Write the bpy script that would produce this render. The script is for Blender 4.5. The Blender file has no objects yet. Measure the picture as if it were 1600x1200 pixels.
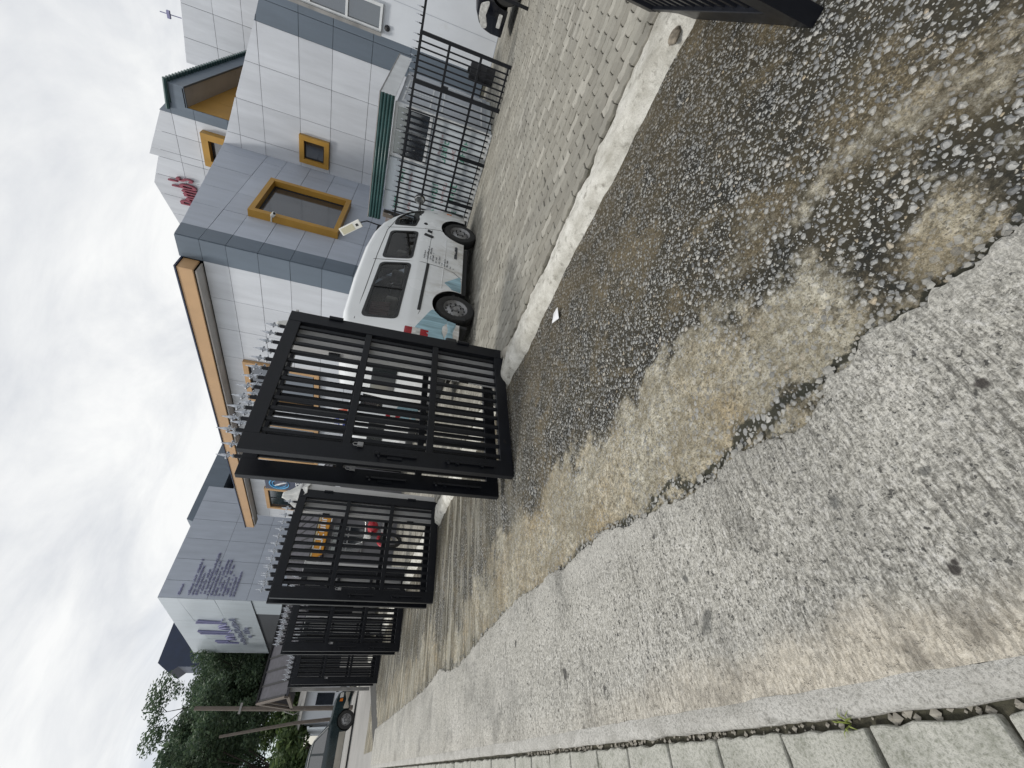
import bpy, bmesh, math, random
import numpy as np
from mathutils import Vector, Matrix
random.seed(7); RNG=np.random.default_rng(11)
S=bpy.context.scene; COL=S.collection; R=math.radians

# ------------------------------------------------------------------ camera, sky, sun, exposure
PITCH,ROLL,YAW,F=0.274985920,0.190709992,0.756543894,671.824
CAM_H=1.2
def cam_axes():
    f=np.array([math.sin(YAW)*math.cos(PITCH),math.cos(YAW)*math.cos(PITCH),-math.sin(PITCH)])
    r=np.array([math.cos(YAW),-math.sin(YAW),0.]); u=np.cross(r,f)
    c,s=math.cos(ROLL),math.sin(ROLL)
    return c*r+s*u, s*r-c*u, f          # right, down, forward of the upright phone
r_,d_,f_=cam_axes()
cd=bpy.data.cameras.new('camera'); cam=bpy.data.objects.new('camera',cd); COL.objects.link(cam)
m=Matrix.Identity(4)                    # the photograph is stored on its side: image right = down, image up = right
for i in range(3):
    m[i][0]=d_[i]; m[i][1]=r_[i]; m[i][2]=-f_[i]
m[2][3]=CAM_H; cam.matrix_world=m
cd.sensor_fit='HORIZONTAL'; cd.sensor_width=36; cd.lens=F/1600*36; cd.clip_start=.02; cd.clip_end=2000
S.camera=cam
SUN_EL,SUN_AZ=R(58),R(-62)              # azimuth measured from +Y towards +X
W=bpy.data.worlds.new("World"); S.world=W; W.use_nodes=True
nt=W.node_tree; nt.nodes.clear()
def N(t,k,**kw):
    n=t.nodes.new(k)
    for a,b in kw.items(): setattr(n,a,b)
    return n
def L(t,a,b): t.links.new(a,b)
out=N(nt,'ShaderNodeOutputWorld')
sky=N(nt,'ShaderNodeTexSky'); sky.sky_type='NISHITA'; sky.sun_disc=False; sky.sun_elevation=SUN_EL; sky.sun_rotation=SUN_AZ
bg1=N(nt,'ShaderNodeBackground'); bg1.inputs[1].default_value=.10; L(nt,sky.outputs[0],bg1.inputs[0])
tc=N(nt,'ShaderNodeTexCoord'); sp=N(nt,'ShaderNodeSeparateXYZ'); L(nt,tc.outputs['Generated'],sp.inputs[0])
mz=N(nt,'ShaderNodeMath',operation='MAXIMUM'); L(nt,sp.outputs[2],mz.inputs[0]); mz.inputs[1].default_value=0
az=N(nt,'ShaderNodeMath',operation='ADD'); L(nt,mz.outputs[0],az.inputs[0]); az.inputs[1].default_value=.22
dx=N(nt,'ShaderNodeMath',operation='DIVIDE'); L(nt,sp.outputs[0],dx.inputs[0]); L(nt,az.outputs[0],dx.inputs[1])
dy=N(nt,'ShaderNodeMath',operation='DIVIDE'); L(nt,sp.outputs[1],dy.inputs[0]); L(nt,az.outputs[0],dy.inputs[1])
cb=N(nt,'ShaderNodeCombineXYZ'); L(nt,dx.outputs[0],cb.inputs[0]); L(nt,dy.outputs[0],cb.inputs[1])
n1=N(nt,'ShaderNodeTexNoise'); n1.inputs['Scale'].default_value=1.9; n1.inputs['Detail'].default_value=10; n1.inputs['Roughness'].default_value=.60; n1.inputs['Distortion'].default_value=.5
L(nt,cb.outputs[0],n1.inputs['Vector'])
cr=N(nt,'ShaderNodeValToRGB'); L(nt,n1.outputs[0],cr.inputs[0])
cr.color_ramp.elements[0].position=.30; cr.color_ramp.elements[0].color=(.55,.57,.605,1)
cr.color_ramp.elements[1].position=.60; cr.color_ramp.elements[1].color=(.80,.805,.80,1)
bg2=N(nt,'ShaderNodeBackground'); bg2.inputs[1].default_value=1.0; L(nt,cr.outputs[0],bg2.inputs[0])
# cloud cover thins towards the horizon down the street
n2=N(nt,'ShaderNodeTexNoise'); n2.inputs['Scale'].default_value=1.3; n2.inputs['Detail'].default_value=6; L(nt,cb.outputs[0],n2.inputs['Vector'])
c1=N(nt,'ShaderNodeMath',operation='MULTIPLY_ADD'); L(nt,mz.outputs[0],c1.inputs[0]); c1.inputs[1].default_value=2.6; L(nt,n2.outputs[0],c1.inputs[2])
c2=N(nt,'ShaderNodeMapRange'); L(nt,c1.outputs[0],c2.inputs[0]); c2.inputs[1].default_value=.62; c2.inputs[2].default_value=1.25; c2.inputs[3].default_value=.35; c2.inputs[4].default_value=.97
mx=N(nt,'ShaderNodeMixShader'); L(nt,c2.outputs[0],mx.inputs[0]); L(nt,bg1.outputs[0],mx.inputs[1]); L(nt,bg2.outputs[0],mx.inputs[2])
L(nt,mx.outputs[0],out.inputs[0])
sd=bpy.data.lights.new('sun','SUN'); sd.energy=1.5; sd.angle=R(10); sd.color=(1,.96,.89)
sun=bpy.data.objects.new('sun',sd); COL.objects.link(sun)
sdir=Vector((math.sin(SUN_AZ)*math.cos(SUN_EL),math.cos(SUN_AZ)*math.cos(SUN_EL),math.sin(SUN_EL)))
sun.rotation_euler=sdir.to_track_quat('Z','Y').to_euler(); sun.location=(0,0,40)
S.view_settings.view_transform='Standard'; S.view_settings.look='None'; S.view_settings.exposure=.30; S.view_settings.gamma=1
S.cycles.max_bounces=6; S.cycles.diffuse_bounces=3; S.cycles.transparent_max_bounces=8

# ------------------------------------------------------------------ helpers
SPLIT={'stile','rail','picket','post','hinge','hinge_lug','headlight','tail_light','clear_lens','indicator','fog_lamp','mirror_glass','mud_flap','lower_cladding','bumper','wheel_arch','decal','door_handle','number_plate','window_bars','counter','side_sheet','sign_trim','white_patch','house_window','spoke_rim','bolt','back_board','slide_rail','vehicle_window'}; SETS={}
class MB:
    def __init__(s): s.v=[]; s.f=[]; s.mi=[]; s.cur=0
    def add(s,vs,fs):
        o=len(s.v); s.v.extend([tuple(map(float,p)) for p in vs])
        for f in fs: s.f.append([o+i for i in f]); s.mi.append(s.cur)
        return s
    def box(s,x0,x1,y0,y1,z0,z1):
        return s.add([(x0,y0,z0),(x1,y0,z0),(x1,y1,z0),(x0,y1,z0),(x0,y0,z1),(x1,y0,z1),(x1,y1,z1),(x0,y1,z1)],
                     [(0,3,2,1),(4,5,6,7),(0,1,5,4),(1,2,6,5),(2,3,7,6),(3,0,4,7)])
    def bar(s,p,q,w,h=None,up=(0,0,1)):
        p,q=Vector(p),Vector(q); h=h or w; d=(q-p).normalized(); u=Vector(up)
        if abs(d.dot(u))>.98: u=Vector((1,0,0))
        a=d.cross(u).normalized()*w/2; b=a.cross(d).normalized()*h/2
        vs=[c+i*a+j*b for c in (p,q) for i,j in ((-1,-1),(1,-1),(1,1),(-1,1))]
        return s.add(vs,[(0,1,2,3),(7,6,5,4),(0,4,5,1),(1,5,6,2),(2,6,7,3),(3,7,4,0)])
    def tube(s,pts,rad,n=8,cap=True):
        pts=[Vector(p) for p in pts]
        if not hasattr(rad,'__len__'): rad=[rad]*len(pts)
        rings=[]; pa=None
        for i,p in enumerate(pts):
            d=(pts[min(i+1,len(pts)-1)]-pts[max(i-1,0)]).normalized()
            if pa is None:
                a=d.cross(Vector((0,0,1)) if abs(d.z)<.9 else Vector((1,0,0))).normalized()
            else: a=(pa-d*pa.dot(d)).normalized()
            pa=a; b=d.cross(a)
            rings.append([p+rad[i]*(math.cos(2*math.pi*k/n)*a+math.sin(2*math.pi*k/n)*b) for k in range(n)])
        vs=[q for r in rings for q in r]; fs=[]
        for i in range(len(pts)-1):
            for k in range(n):
                k2=(k+1)%n; fs.append((i*n+k,i*n+k2,(i+1)*n+k2,(i+1)*n+k))
        if cap: fs.append(tuple(range(n-1,-1,-1))); fs.append(tuple((len(pts)-1)*n+k for k in range(n)))
        return s.add(vs,fs)
    def lathe(s,prof,o,axis,n=24):
        o=Vector(o); ax=Vector(axis).normalized()
        a=ax.cross(Vector((0,0,1)) if abs(ax.z)<.9 else Vector((1,0,0))).normalized(); b=ax.cross(a)
        vs=[];fs=[]
        for (r,h) in prof:
            for k in range(n):
                t=2*math.pi*k/n; vs.append(o+ax*h+r*(math.cos(t)*a+math.sin(t)*b))
        for i in range(len(prof)-1):
            for k in range(n):
                k2=(k+1)%n; fs.append((i*n+k,i*n+k2,(i+1)*n+k2,(i+1)*n+k))
        return s.add(vs,fs)
    def prism(s,poly,axis,c0,c1):
        # poly in the two other axes, extruded from c0 to c1 along axis
        def P(u,v,c): return {'X':(c,u,v),'Y':(u,c,v),'Z':(u,v,c)}[axis]
        n=len(poly); vs=[P(u,v,c0) for u,v in poly]+[P(u,v,c1) for u,v in poly]
        fs=[tuple(range(n-1,-1,-1)),tuple(range(n,2*n))]+[(i,(i+1)%n,n+(i+1)%n,n+i) for i in range(n)]
        return s.add(vs,fs)
    def pieces(s):
        p=list(range(len(s.v)))
        def fd(a):
            while p[a]!=a: p[a]=p[p[a]]; a=p[a]
            return a
        for f in s.f:
            for q in f[1:]: p[fd(q)]=fd(f[0])
        g={}
        for f,mi in zip(s.f,s.mi): g.setdefault(fd(f[0]),[]).append((f,mi))
        out=[]
        for fs in g.values():
            ids=sorted({i for f,_ in fs for i in f}); ix={a:b for b,a in enumerate(ids)}; m=MB(); m.v=[s.v[i] for i in ids]; m.f=[[ix[i] for i in f] for f,_ in fs]; m.mi=[k for _,k in fs]; out.append(m)
        return out
    def build(s,name,mats,parent=None,bevel=0,smooth=False,seg=2):
        if name in SPLIT:
            ps=s.pieces()
            if len(ps)>1:
                os_=[q.build(name,mats,parent,bevel,smooth,seg) for q in ps]; SETS[os_[0].name]=os_; return os_[0]
        me=bpy.data.meshes.new(name); me.from_pydata(s.v,[],s.f)
        mats=mats if isinstance(mats,(list,tuple)) else [mats]
        for q in mats: me.materials.append(q)
        if len(mats)>1: me.polygons.foreach_set('material_index',s.mi)
        bm=bmesh.new(); bm.from_mesh(me); bmesh.ops.recalc_face_normals(bm,faces=bm.faces); bm.to_mesh(me); bm.free()
        if smooth:
            me.polygons.foreach_set('use_smooth',[True]*len(me.polygons))
            try: me.set_sharp_from_angle(angle=R(38))
            except Exception: pass
        me.update()
        o=bpy.data.objects.new(name,me); COL.objects.link(o)
        if parent: o.parent=parent
        if bevel:
            b=o.modifiers.new('bevel','BEVEL'); b.width=bevel; b.segments=seg; b.limit_method='ANGLE'; b.angle_limit=R(40)
        return o
def tag(o,label=None,cat=None,group=None,kind=None):
    if label: o['label']=label
    if cat: o['category']=cat
    if group: o['group']=group
    if kind: o['kind']=kind
    return o
def thing(name,label,cat,loc=(0,0,0),rz=0,group=None):
    o=bpy.data.objects.new(name,None); COL.objects.link(o); o.location=loc; o.rotation_euler=(0,0,rz); o.empty_display_size=.2
    return tag(o,label,cat,group)
KIDS={}
def copy_tree(o,parent=None,label=None):
    c=o.copy(); COL.objects.link(c)
    if parent: c.parent=parent
    if label: c['label']=label
    for ch in [x for x in ALL() if x.parent==o]: copy_tree(ch,c)
    return c
def ALL(): return list(COL.objects)

# ------------------------------------------------------------------ materials
def mat(name,col,rough=.6,metal=0,var=.12,nscale=3,detail=6,bump=0,bscale=60,spec=.5,coat=0,stretch=None,col2=None,c2pos=(.45,.7),dirt=None):
    mt=bpy.data.materials.new(name); mt.use_nodes=True; t=mt.node_tree; b=t.nodes['Principled BSDF']
    b.inputs['Roughness'].default_value=rough; b.inputs['Metallic'].default_value=metal; b.inputs['Specular IOR Level'].default_value=spec
    if coat: b.inputs['Coat Weight'].default_value=coat; b.inputs['Coat Roughness'].default_value=.08
    tc=N(t,'ShaderNodeTexCoord'); vec=tc.outputs['Object']
    if stretch:
        mp=N(t,'ShaderNodeMapping'); mp.inputs['Scale'].default_value=stretch; L(t,vec,mp.inputs[0]); vec=mp.outputs[0]
    n=N(t,'ShaderNodeTexNoise'); n.inputs['Scale'].default_value=nscale; n.inputs['Detail'].default_value=detail; L(t,vec,n.inputs['Vector'])
    r=N(t,'ShaderNodeValToRGB'); L(t,n.outputs[0],r.inputs[0])
    c2=col2 or tuple(min(1,c*(1+var)) for c in col); c1=col if col2 else tuple(c*(1-var) for c in col)
    r.color_ramp.elements[0].position=c2pos[0] if col2 else .3; r.color_ramp.elements[0].color=(*c1,1)
    r.color_ramp.elements[1].position=c2pos[1] if col2 else .7; r.color_ramp.elements[1].color=(*c2,1)
    src=r.outputs[0]
    if dirt:
        dc,ds,dp=dirt
        n3=N(t,'ShaderNodeTexNoise'); n3.inputs['Scale'].default_value=ds; n3.inputs['Detail'].default_value=9; n3.inputs['Roughness'].default_value=.65
        L(t,tc.outputs['Object'],n3.inputs['Vector'])
        mr=N(t,'ShaderNodeMapRange'); L(t,n3.outputs[0],mr.inputs[0]); mr.inputs[1].default_value=dp; mr.inputs[2].default_value=dp+.2; mr.inputs[4].default_value=.75
        mx=N(t,'ShaderNodeMixRGB'); L(t,mr.outputs[0],mx.inputs[0]); L(t,src,mx.inputs[1]); mx.inputs[2].default_value=(*dc,1); src=mx.outputs[0]
    L(t,src,b.inputs['Base Color'])
    if var or col2:
        rr=N(t,'ShaderNodeMapRange'); L(t,n.outputs[0],rr.inputs[0]); rr.inputs[3].default_value=max(.03,rough-.12); rr.inputs[4].default_value=min(1,rough+.12); L(t,rr.outputs[0],b.inputs['Roughness'])
    if bump:
        n2=N(t,'ShaderNodeTexNoise'); n2.inputs['Scale'].default_value=bscale; n2.inputs['Detail'].default_value=5; L(t,vec,n2.inputs['Vector'])
        bp=N(t,'ShaderNodeBump'); bp.inputs['Strength'].default_value=bump; bp.inputs['Distance'].default_value=.01; L(t,n2.outputs[0],bp.inputs['Height']); L(t,bp.outputs[0],b.inputs['Normal'])
    return mt
def panel_mat(name,col,rough=.38):
    # coated composite panels: each sheet has a slightly different tone and rain streaks
    mt=bpy.data.materials.new(name); mt.use_nodes=True; t=mt.node_tree; b=t.nodes['Principled BSDF']
    g=N(t,'ShaderNodeNewGeometry'); h=N(t,'ShaderNodeMapRange'); L(t,g.outputs['Random Per Island'],h.inputs[0]); h.inputs[3].default_value=.93; h.inputs[4].default_value=1.05
    tc=N(t,'ShaderNodeTexCoord'); mp=N(t,'ShaderNodeMapping'); mp.inputs['Scale'].default_value=(2.2,2.2,.35); L(t,tc.outputs['Object'],mp.inputs[0])
    n=N(t,'ShaderNodeTexNoise'); n.inputs['Scale'].default_value=1.6; n.inputs['Detail'].default_value=8; n.inputs['Roughness'].default_value=.6; L(t,mp.outputs[0],n.inputs['Vector'])
    k=N(t,'ShaderNodeMapRange'); L(t,n.outputs[0],k.inputs[0]); k.inputs[1].default_value=.3; k.inputs[2].default_value=.75; k.inputs[3].default_value=.86; k.inputs[4].default_value=1.05
    mu=N(t,'ShaderNodeMath',operation='MULTIPLY'); L(t,h.outputs[0],mu.inputs[0]); L(t,k.outputs[0],mu.inputs[1])
    v=N(t,'ShaderNodeVectorMath',operation='SCALE'); v.inputs[0].default_value=col; L(t,mu.outputs[0],v.inputs['Scale']); L(t,v.outputs[0],b.inputs['Base Color'])
    r2=N(t,'ShaderNodeMapRange'); L(t,n.outputs[0],r2.inputs[0]); r2.inputs[3].default_value=rough-.08; r2.inputs[4].default_value=rough+.14; L(t,r2.outputs[0],b.inputs['Roughness'])
    b.inputs['Specular IOR Level'].default_value=.5
    return mt
def glass_mat(name,col=(.02,.025,.03),rough=.05,spec=.6):
    mt=mat(name,col,rough,0,.25,1.2,3,spec=spec); mt.node_tree.nodes['Principled BSDF'].inputs['IOR'].default_value=2.1; return mt
M={}
M['panel']=panel_mat('white_panel',(.60,.625,.675),.40)
M['panel_blue']=panel_mat('blue_grey_panel',(.43,.47,.55),.42)
M['panel_band']=panel_mat('slate_panel',(.13,.165,.21),.42)
M['panel_metal']=panel_mat('brushed_panel',(.46,.51,.56),.30)
M['joint']=mat('joint_backing',(.05,.055,.065),.8)
M['yellow']=mat('yellow_frame',(.40,.22,.035),.45,0,.1,2)
M['orange_frame']=mat('orange_frame',(.46,.28,.13),.45,0,.1,2)
M['fascia']=mat('orange_fascia',(.50,.315,.165),.40,0,.08,1.2)
M['yellow_wall']=mat('ochre_wall',(.40,.22,.045),.6,0,.1,1)
M['soffit']=mat('soffit',(.48,.46,.44),.6,0,.1,1.3,dirt=((.2,.19,.17),1.5,.6))
M['glass']=glass_mat('window_glass',(.014,.020,.030),.05,.75)
M['van_glass']=glass_mat('vehicle_glass',(.025,.03,.032),.04,.7)
M['white_frame']=mat('white_aluminium',(.62,.64,.66),.4)
M['black_steel']=mat('black_gloss_steel',(.0045,.0055,.009),.40,0,.25,6,spec=.30,bump=.10,bscale=25,dirt=((.050,.036,.026),4.5,.66))
M['fence_black']=mat('black_fence_paint',(.004,.005,.008),.5,0,.25,6,spec=.3)
M['post_grey']=mat('grey_gate_paint',(.50,.50,.505),.5,0,.06,2,dirt=((.32,.31,.28),2.2,.68))
M['silver']=mat('silver_finial',(.42,.44,.48),.28,.7,.25,40)
M['chrome']=mat('bright_metal',(.55,.55,.54),.22,1,.1,20)
M['white_paint']=mat('van_white_paint',(.76,.78,.80),.25,0,.04,1.5,coat=.4)
M['dark_plastic']=mat('dark_plastic',(.016,.017,.019),.55)
M['rubber']=mat('tyre_rubber',(.018,.018,.018),.8,0,.25,14,bump=.25,bscale=80,dirt=((.07,.065,.055),5,.6))
M['rim']=mat('steel_rim',(.24,.24,.245),.4,.4,.2,12)
M['red_lens']=mat('red_lens',(.30,.012,.02),.15,0,.2,15)
M['clear_lens']=mat('clear_lens',(.55,.55,.54),.12,0,.25,20)
M['amber']=mat('amber_lens',(.6,.16,.02),.2)
M['decal_blue']=mat('pale_blue_decal',(.27,.42,.49),.35,0,.35,3,stretch=(6,6,.5))
M['black_text']=mat('black_lettering',(.07,.075,.085),.5)
M['black_paint']=mat('black_car_paint',(.006,.007,.012),.12,0,.2,3,coat=.6)
M['suv_green']=mat('dark_green_car_paint',(.010,.022,.026),.18,0,.2,3,coat=.5)
M['suv_gold']=mat('silver_cladding',(.33,.31,.27),.4,0,.1,3)
M['white_wall']=mat('white_render',(.62,.65,.70),.8,0,.05,1.1,bump=.05,bscale=40,dirt=((.42,.42,.40),1.1,.64))
M['cream_wall']=mat('cream_render',(.42,.40,.36),.85,0,.12,1.1)
M['kiosk']=mat('white_kiosk_sheet',(.56,.61,.66),.35,0,.06,1.2,stretch=(1,1,.3),dirt=((.36,.37,.36),2.2,.62))
M['grey_sheet']=mat('grey_kiosk_sheet',(.36,.39,.44),.4,0,.08,1.2)
M['green_roof']=mat('green_roof_sheet',(.030,.075,.075),.38,0,.2,3,dirt=((.10,.10,.09),3,.62))
M['zinc']=mat('weathered_zinc',(.24,.235,.23),.5,.2,.25,3)
M['text_green']=mat('green_lettering',(.10,.34,.26),.5); M['text_red']=mat('faded_red_lettering',(.46,.27,.28),.5)
M['text_purple']=mat('purple_lettering',(.22,.22,.38),.4); M['text_maroon']=mat('maroon_lettering',(.26,.055,.085),.4)
M['text_dark']=mat('letter_side',(.20,.22,.30),.5)
M['navy']=mat('navy_cladding',(.022,.035,.075),.5,0,.2,1)
M['shingle']=mat('grey_shingle',(.052,.051,.063),.7,0,.3,7,bump=.4,bscale=40,dirt=((.10,.10,.11),6,.66)); M['seam']=mat('dark_roof_seam',(.012,.012,.014),.7)
M['timber']=mat('weathered_timber',(.13,.11,.095),.85,0,.3,4,stretch=(14,14,1),bump=.4,bscale=10)
M['brown_timber']=mat('brown_timber',(.095,.055,.028),.65,0,.3,4,stretch=(12,12,2))
M['pale_timber']=mat('pale_timber',(.30,.26,.20),.7,0,.25,5)
M['bark']=mat('grey_bark',(.055,.045,.038),.9,0,.35,5,stretch=(8,8,1.5),bump=.5,bscale=8)
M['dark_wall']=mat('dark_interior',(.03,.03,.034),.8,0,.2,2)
M['red_paint']=mat('red_paint',(.38,.015,.03),.25,0,.15,5)
M['white_plastic']=mat('white_plastic_sheet',(.62,.62,.60),.45,0,.12,14,bump=.3,bscale=20)
M['orange_board']=mat('orange_board',(.62,.27,.02),.45,0,.12,2)
M['blue_plastic']=mat('blue_plastic',(.02,.035,.20),.4)
M['sign_navy']=mat('navy_sign_face',(.065,.075,.12),.4,0,.1,1.5)
M['sky_blue']=mat('sky_blue_lettering',(.10,.38,.68),.4)
M['white_text']=mat('white_lettering',(.75,.76,.78),.45)
M['lamp_white']=mat('white_lamp_case',(.68,.68,.64),.4,0,.05,5)
M['lamp_led']=mat('pale_led_grid',(.50,.47,.34),.35,0,.1,40)
M['seat']=mat('vehicle_seat',(.30,.28,.25),.8,0,.35,6)
M['rock']=mat('cement_lump',(.34,.32,.28),.9,0,.3,8,bump=.7,bscale=25)

# ------------------------------------------------------------------ ground materials (world position, metres)
def gmat(name):
    mt=bpy.data.materials.new(name); mt.use_nodes=True; t=mt.node_tree; b=t.nodes['Principled BSDF']; b.inputs['Roughness'].default_value=.85
    g=N(t,'ShaderNodeNewGeometry'); return mt,t,b,g.outputs['Position']
def noise(t,vec,scale,detail=6,rough=.55,dist=0,stretch=None,off=None):
    if stretch or off:
        mp=N(t,'ShaderNodeMapping')
        if stretch: mp.inputs['Scale'].default_value=stretch
        if off: mp.inputs['Location'].default_value=off
        L(t,vec,mp.inputs[0]); vec=mp.outputs[0]
    n=N(t,'ShaderNodeTexNoise'); n.inputs['Scale'].default_value=scale; n.inputs['Detail'].default_value=detail; n.inputs['Roughness'].default_value=rough; n.inputs['Distortion'].default_value=dist
    L(t,vec,n.inputs['Vector']); return n.outputs[0]
def mr(t,x,a,b,c=0,d=1,smooth=False):
    n=N(t,'ShaderNodeMapRange'); n.interpolation_type='SMOOTHSTEP' if smooth else 'LINEAR'
    if isinstance(x,(int,float)): n.inputs[0].default_value=x
    else: L(t,x,n.inputs[0])
    for i,v in ((1,a),(2,b),(3,c),(4,d)):
        if isinstance(v,(int,float)): n.inputs[i].default_value=v
        else: L(t,v,n.inputs[i])
    return n.outputs[0]
def ma(t,op,a,b=None,c=None):
    n=N(t,'ShaderNodeMath',operation=op)
    for i,v in enumerate((a,b,c)):
        if v is None: continue
        if isinstance(v,(int,float)): n.inputs[i].default_value=v
        else: L(t,v,n.inputs[i])
    return n.outputs[0]
def mixc(t,f,a,b,mode='MIX'):
    n=N(t,'ShaderNodeMixRGB',blend_type=mode)
    for i,v in enumerate((f,a,b)):
        if isinstance(v,(int,float)): n.inputs[i].default_value=v
        elif isinstance(v,tuple): n.inputs[i].default_value=(*v,1)
        else: L(t,v,n.inputs[i])
    return n.outputs[0]
def ramp(t,x,stops):
    r=N(t,'ShaderNodeValToRGB'); e=r.color_ramp.elements
    while len(e)<len(stops): e.new(.5)
    for i,(p,c) in enumerate(stops): e[i].position=p; e[i].color=(*c,1)
    L(t,x,r.inputs[0]); return r.outputs[0]
def bumpn(t,h,b,strength=.5,dist=.01):
    n=N(t,'ShaderNodeBump'); n.inputs['Strength'].default_value=strength; n.inputs['Distance'].default_value=dist; L(t,h,n.inputs['Height']); L(t,n.outputs[0],b.inputs['Normal'])

def patch_at(t,P,lst,wob=.5,ws=6):
    # soft sum of ragged round patches (x, y, radius) on the ground
    n=N(t,'ShaderNodeTexNoise'); n.inputs['Scale'].default_value=ws; n.inputs['Detail'].default_value=6; L(t,P,n.inputs['Vector'])
    sb=N(t,'ShaderNodeVectorMath',operation='SUBTRACT'); L(t,n.outputs['Color'],sb.inputs[0]); sb.inputs[1].default_value=(.5,.5,.5)
    tot=None
    for (x,y,r) in lst:
        sc=N(t,'ShaderNodeVectorMath',operation='SCALE'); L(t,sb.outputs[0],sc.inputs[0]); sc.inputs['Scale'].default_value=r*wob*4
        a=N(t,'ShaderNodeVectorMath',operation='ADD'); L(t,P,a.inputs[0]); L(t,sc.outputs[0],a.inputs[1])
        d=N(t,'ShaderNodeVectorMath',operation='MULTIPLY'); L(t,a.outputs[0],d.inputs[0]); d.inputs[1].default_value=(1,1,0)
        q=N(t,'ShaderNodeVectorMath',operation='DISTANCE'); L(t,d.outputs[0],q.inputs[0]); q.inputs[1].default_value=(x,y,0)
        v=mr(t,q.outputs['Value'],r*1.25,r*.45,0,1,True); tot=v if tot is None else ma(t,'MAXIMUM',tot,v)
    return tot
def make_aggregate():
    mt,t,b,P=gmat('exposed_aggregate')
    sp=N(t,'ShaderNodeSeparateXYZ'); L(t,P,sp.inputs[0]); X,Y=sp.outputs[0],sp.outputs[1]
    wn=N(t,'ShaderNodeTexNoise'); wn.inputs['Scale'].default_value=55; wn.inputs['Detail'].default_value=2; L(t,P,wn.inputs['Vector'])
    wv=N(t,'ShaderNodeVectorMath',operation='SCALE'); L(t,wn.outputs['Color'],wv.inputs[0]); wv.inputs['Scale'].default_value=.016
    ad=N(t,'ShaderNodeVectorMath',operation='ADD'); L(t,P,ad.inputs[0]); L(t,wv.outputs[0],ad.inputs[1])
    def stones(scale,off,rlo,rhi,rot,asp):
        mp=N(t,'ShaderNodeMapping'); mp.inputs['Location'].default_value=off; mp.inputs['Rotation'].default_value=(0,0,rot); mp.inputs['Scale'].default_value=(1,asp,1); L(t,ad.outputs[0],mp.inputs[0])
        v1=N(t,'ShaderNodeTexVoronoi',voronoi_dimensions='2D',feature='F1'); v1.inputs['Scale'].default_value=scale; L(t,mp.outputs[0],v1.inputs['Vector'])
        v2=N(t,'ShaderNodeTexVoronoi',voronoi_dimensions='2D',feature='DISTANCE_TO_EDGE'); v2.inputs['Scale'].default_value=scale; L(t,mp.outputs[0],v2.inputs['Vector'])
        sc=N(t,'ShaderNodeSeparateColor'); L(t,v1.outputs['Color'],sc.inputs[0])
        rad=mr(t,sc.outputs[0],0,1,rlo,rhi)
        inner=ma(t,'MINIMUM',ma(t,'SUBTRACT',rad,v1.outputs['Distance']),ma(t,'SUBTRACT',v2.outputs['Distance'],.055))
        return sc,mr(t,inner,0,.06),mr(t,inner,0,.22)
    s1,m1,h1=stones(31,(0,0,0),.06,.48,.6,1.3); s2,m2,h2=stones(54,(3.1,1.7,0),-.12,.45,-.4,1.2); s3,m3_,h3=stones(95,(7.3,2.9,0),-.45,.40,.9,1.15)
    m2=ma(t,'MULTIPLY',m2,ma(t,'SUBTRACT',1,m1)); m3_=ma(t,'MULTIPLY',m3_,ma(t,'SUBTRACT',1,ma(t,'MAXIMUM',m1,m2)))
    tone=[(0,(.20,.205,.21)),(.25,(.33,.335,.335)),(.65,(.47,.47,.455)),(.92,(.62,.61,.575)),(1,(.52,.43,.30))]
    fine=noise(t,P,240,3,.6); grit=noise(t,P,110,4,.75,off=(3,3,0)); big=noise(t,P,1.25,8,.62,.5); med=noise(t,P,5.0,9,.68,.4,off=(4,2,0)); m3=noise(t,P,2.1,7,.62,.6,off=(9,5,0)); sm=noise(t,P,26,9,.76,.3)
    def stone_col(s): return mixc(t,mr(t,grit,.35,.75,0,.35),ramp(t,s.outputs[1],tone),(.10,.10,.095))
    c1=stone_col(s1); c2=stone_col(s2); c3=ramp(t,s3.outputs[1],tone)
    mort=mixc(t,mr(t,med,.38,.66),(.009,.009,.006),(.040,.034,.018)); mort=mixc(t,mr(t,grit,.54,.74,0,.55),mort,(.12,.11,.08))
    base=mixc(t,ma(t,'MULTIPLY',m3_,.8),mort,c3); base=mixc(t,m2,base,c2); base=mixc(t,m1,base,c1)
    # brown grit lying in patches between the stones
    gp=ma(t,'MULTIPLY',ma(t,'MAXIMUM',mr(t,m3,.52,.64,0,1,True),patch_at(t,P,[(1.36,.02,.22),(1.33,.14,.12),(1.19,-.13,.12),(1.45,.45,.16)],.6)),mr(t,sm,.34,.58))
    gcol=ramp(t,grit,[(.32,(.035,.026,.012)),(.5,(.125,.098,.055)),(.68,(.36,.31,.21))])
    base=mixc(t,ma(t,'MULTIPLY',gp,ma(t,'SUBTRACT',1,ma(t,'MULTIPLY',m1,.75))),base,gcol)
    # cement skin: broad by the slab edge and down the street, thin in the lane
    near=ma(t,'MULTIPLY',mr(t,X,.8,1.9,.34,-.16),mr(t,Y,-.1,1.1,.25,1)); kerb=mr(t,X,2.45,3.0,0,.17); far=mr(t,Y,2.0,7,0,.06)
    cover=ma(t,'ADD',ma(t,'ADD',near,kerb),ma(t,'ADD',far,ma(t,'ADD',ma(t,'MULTIPLY',big,.80),ma(t,'MULTIPLY',med,.55))))
    cover=ma(t,'ADD',cover,ma(t,'ADD',ma(t,'MULTIPLY',ma(t,'SUBTRACT',sm,.5),.30),ma(t,'MULTIPLY',ma(t,'SUBTRACT',grit,.5),.16)))
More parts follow.
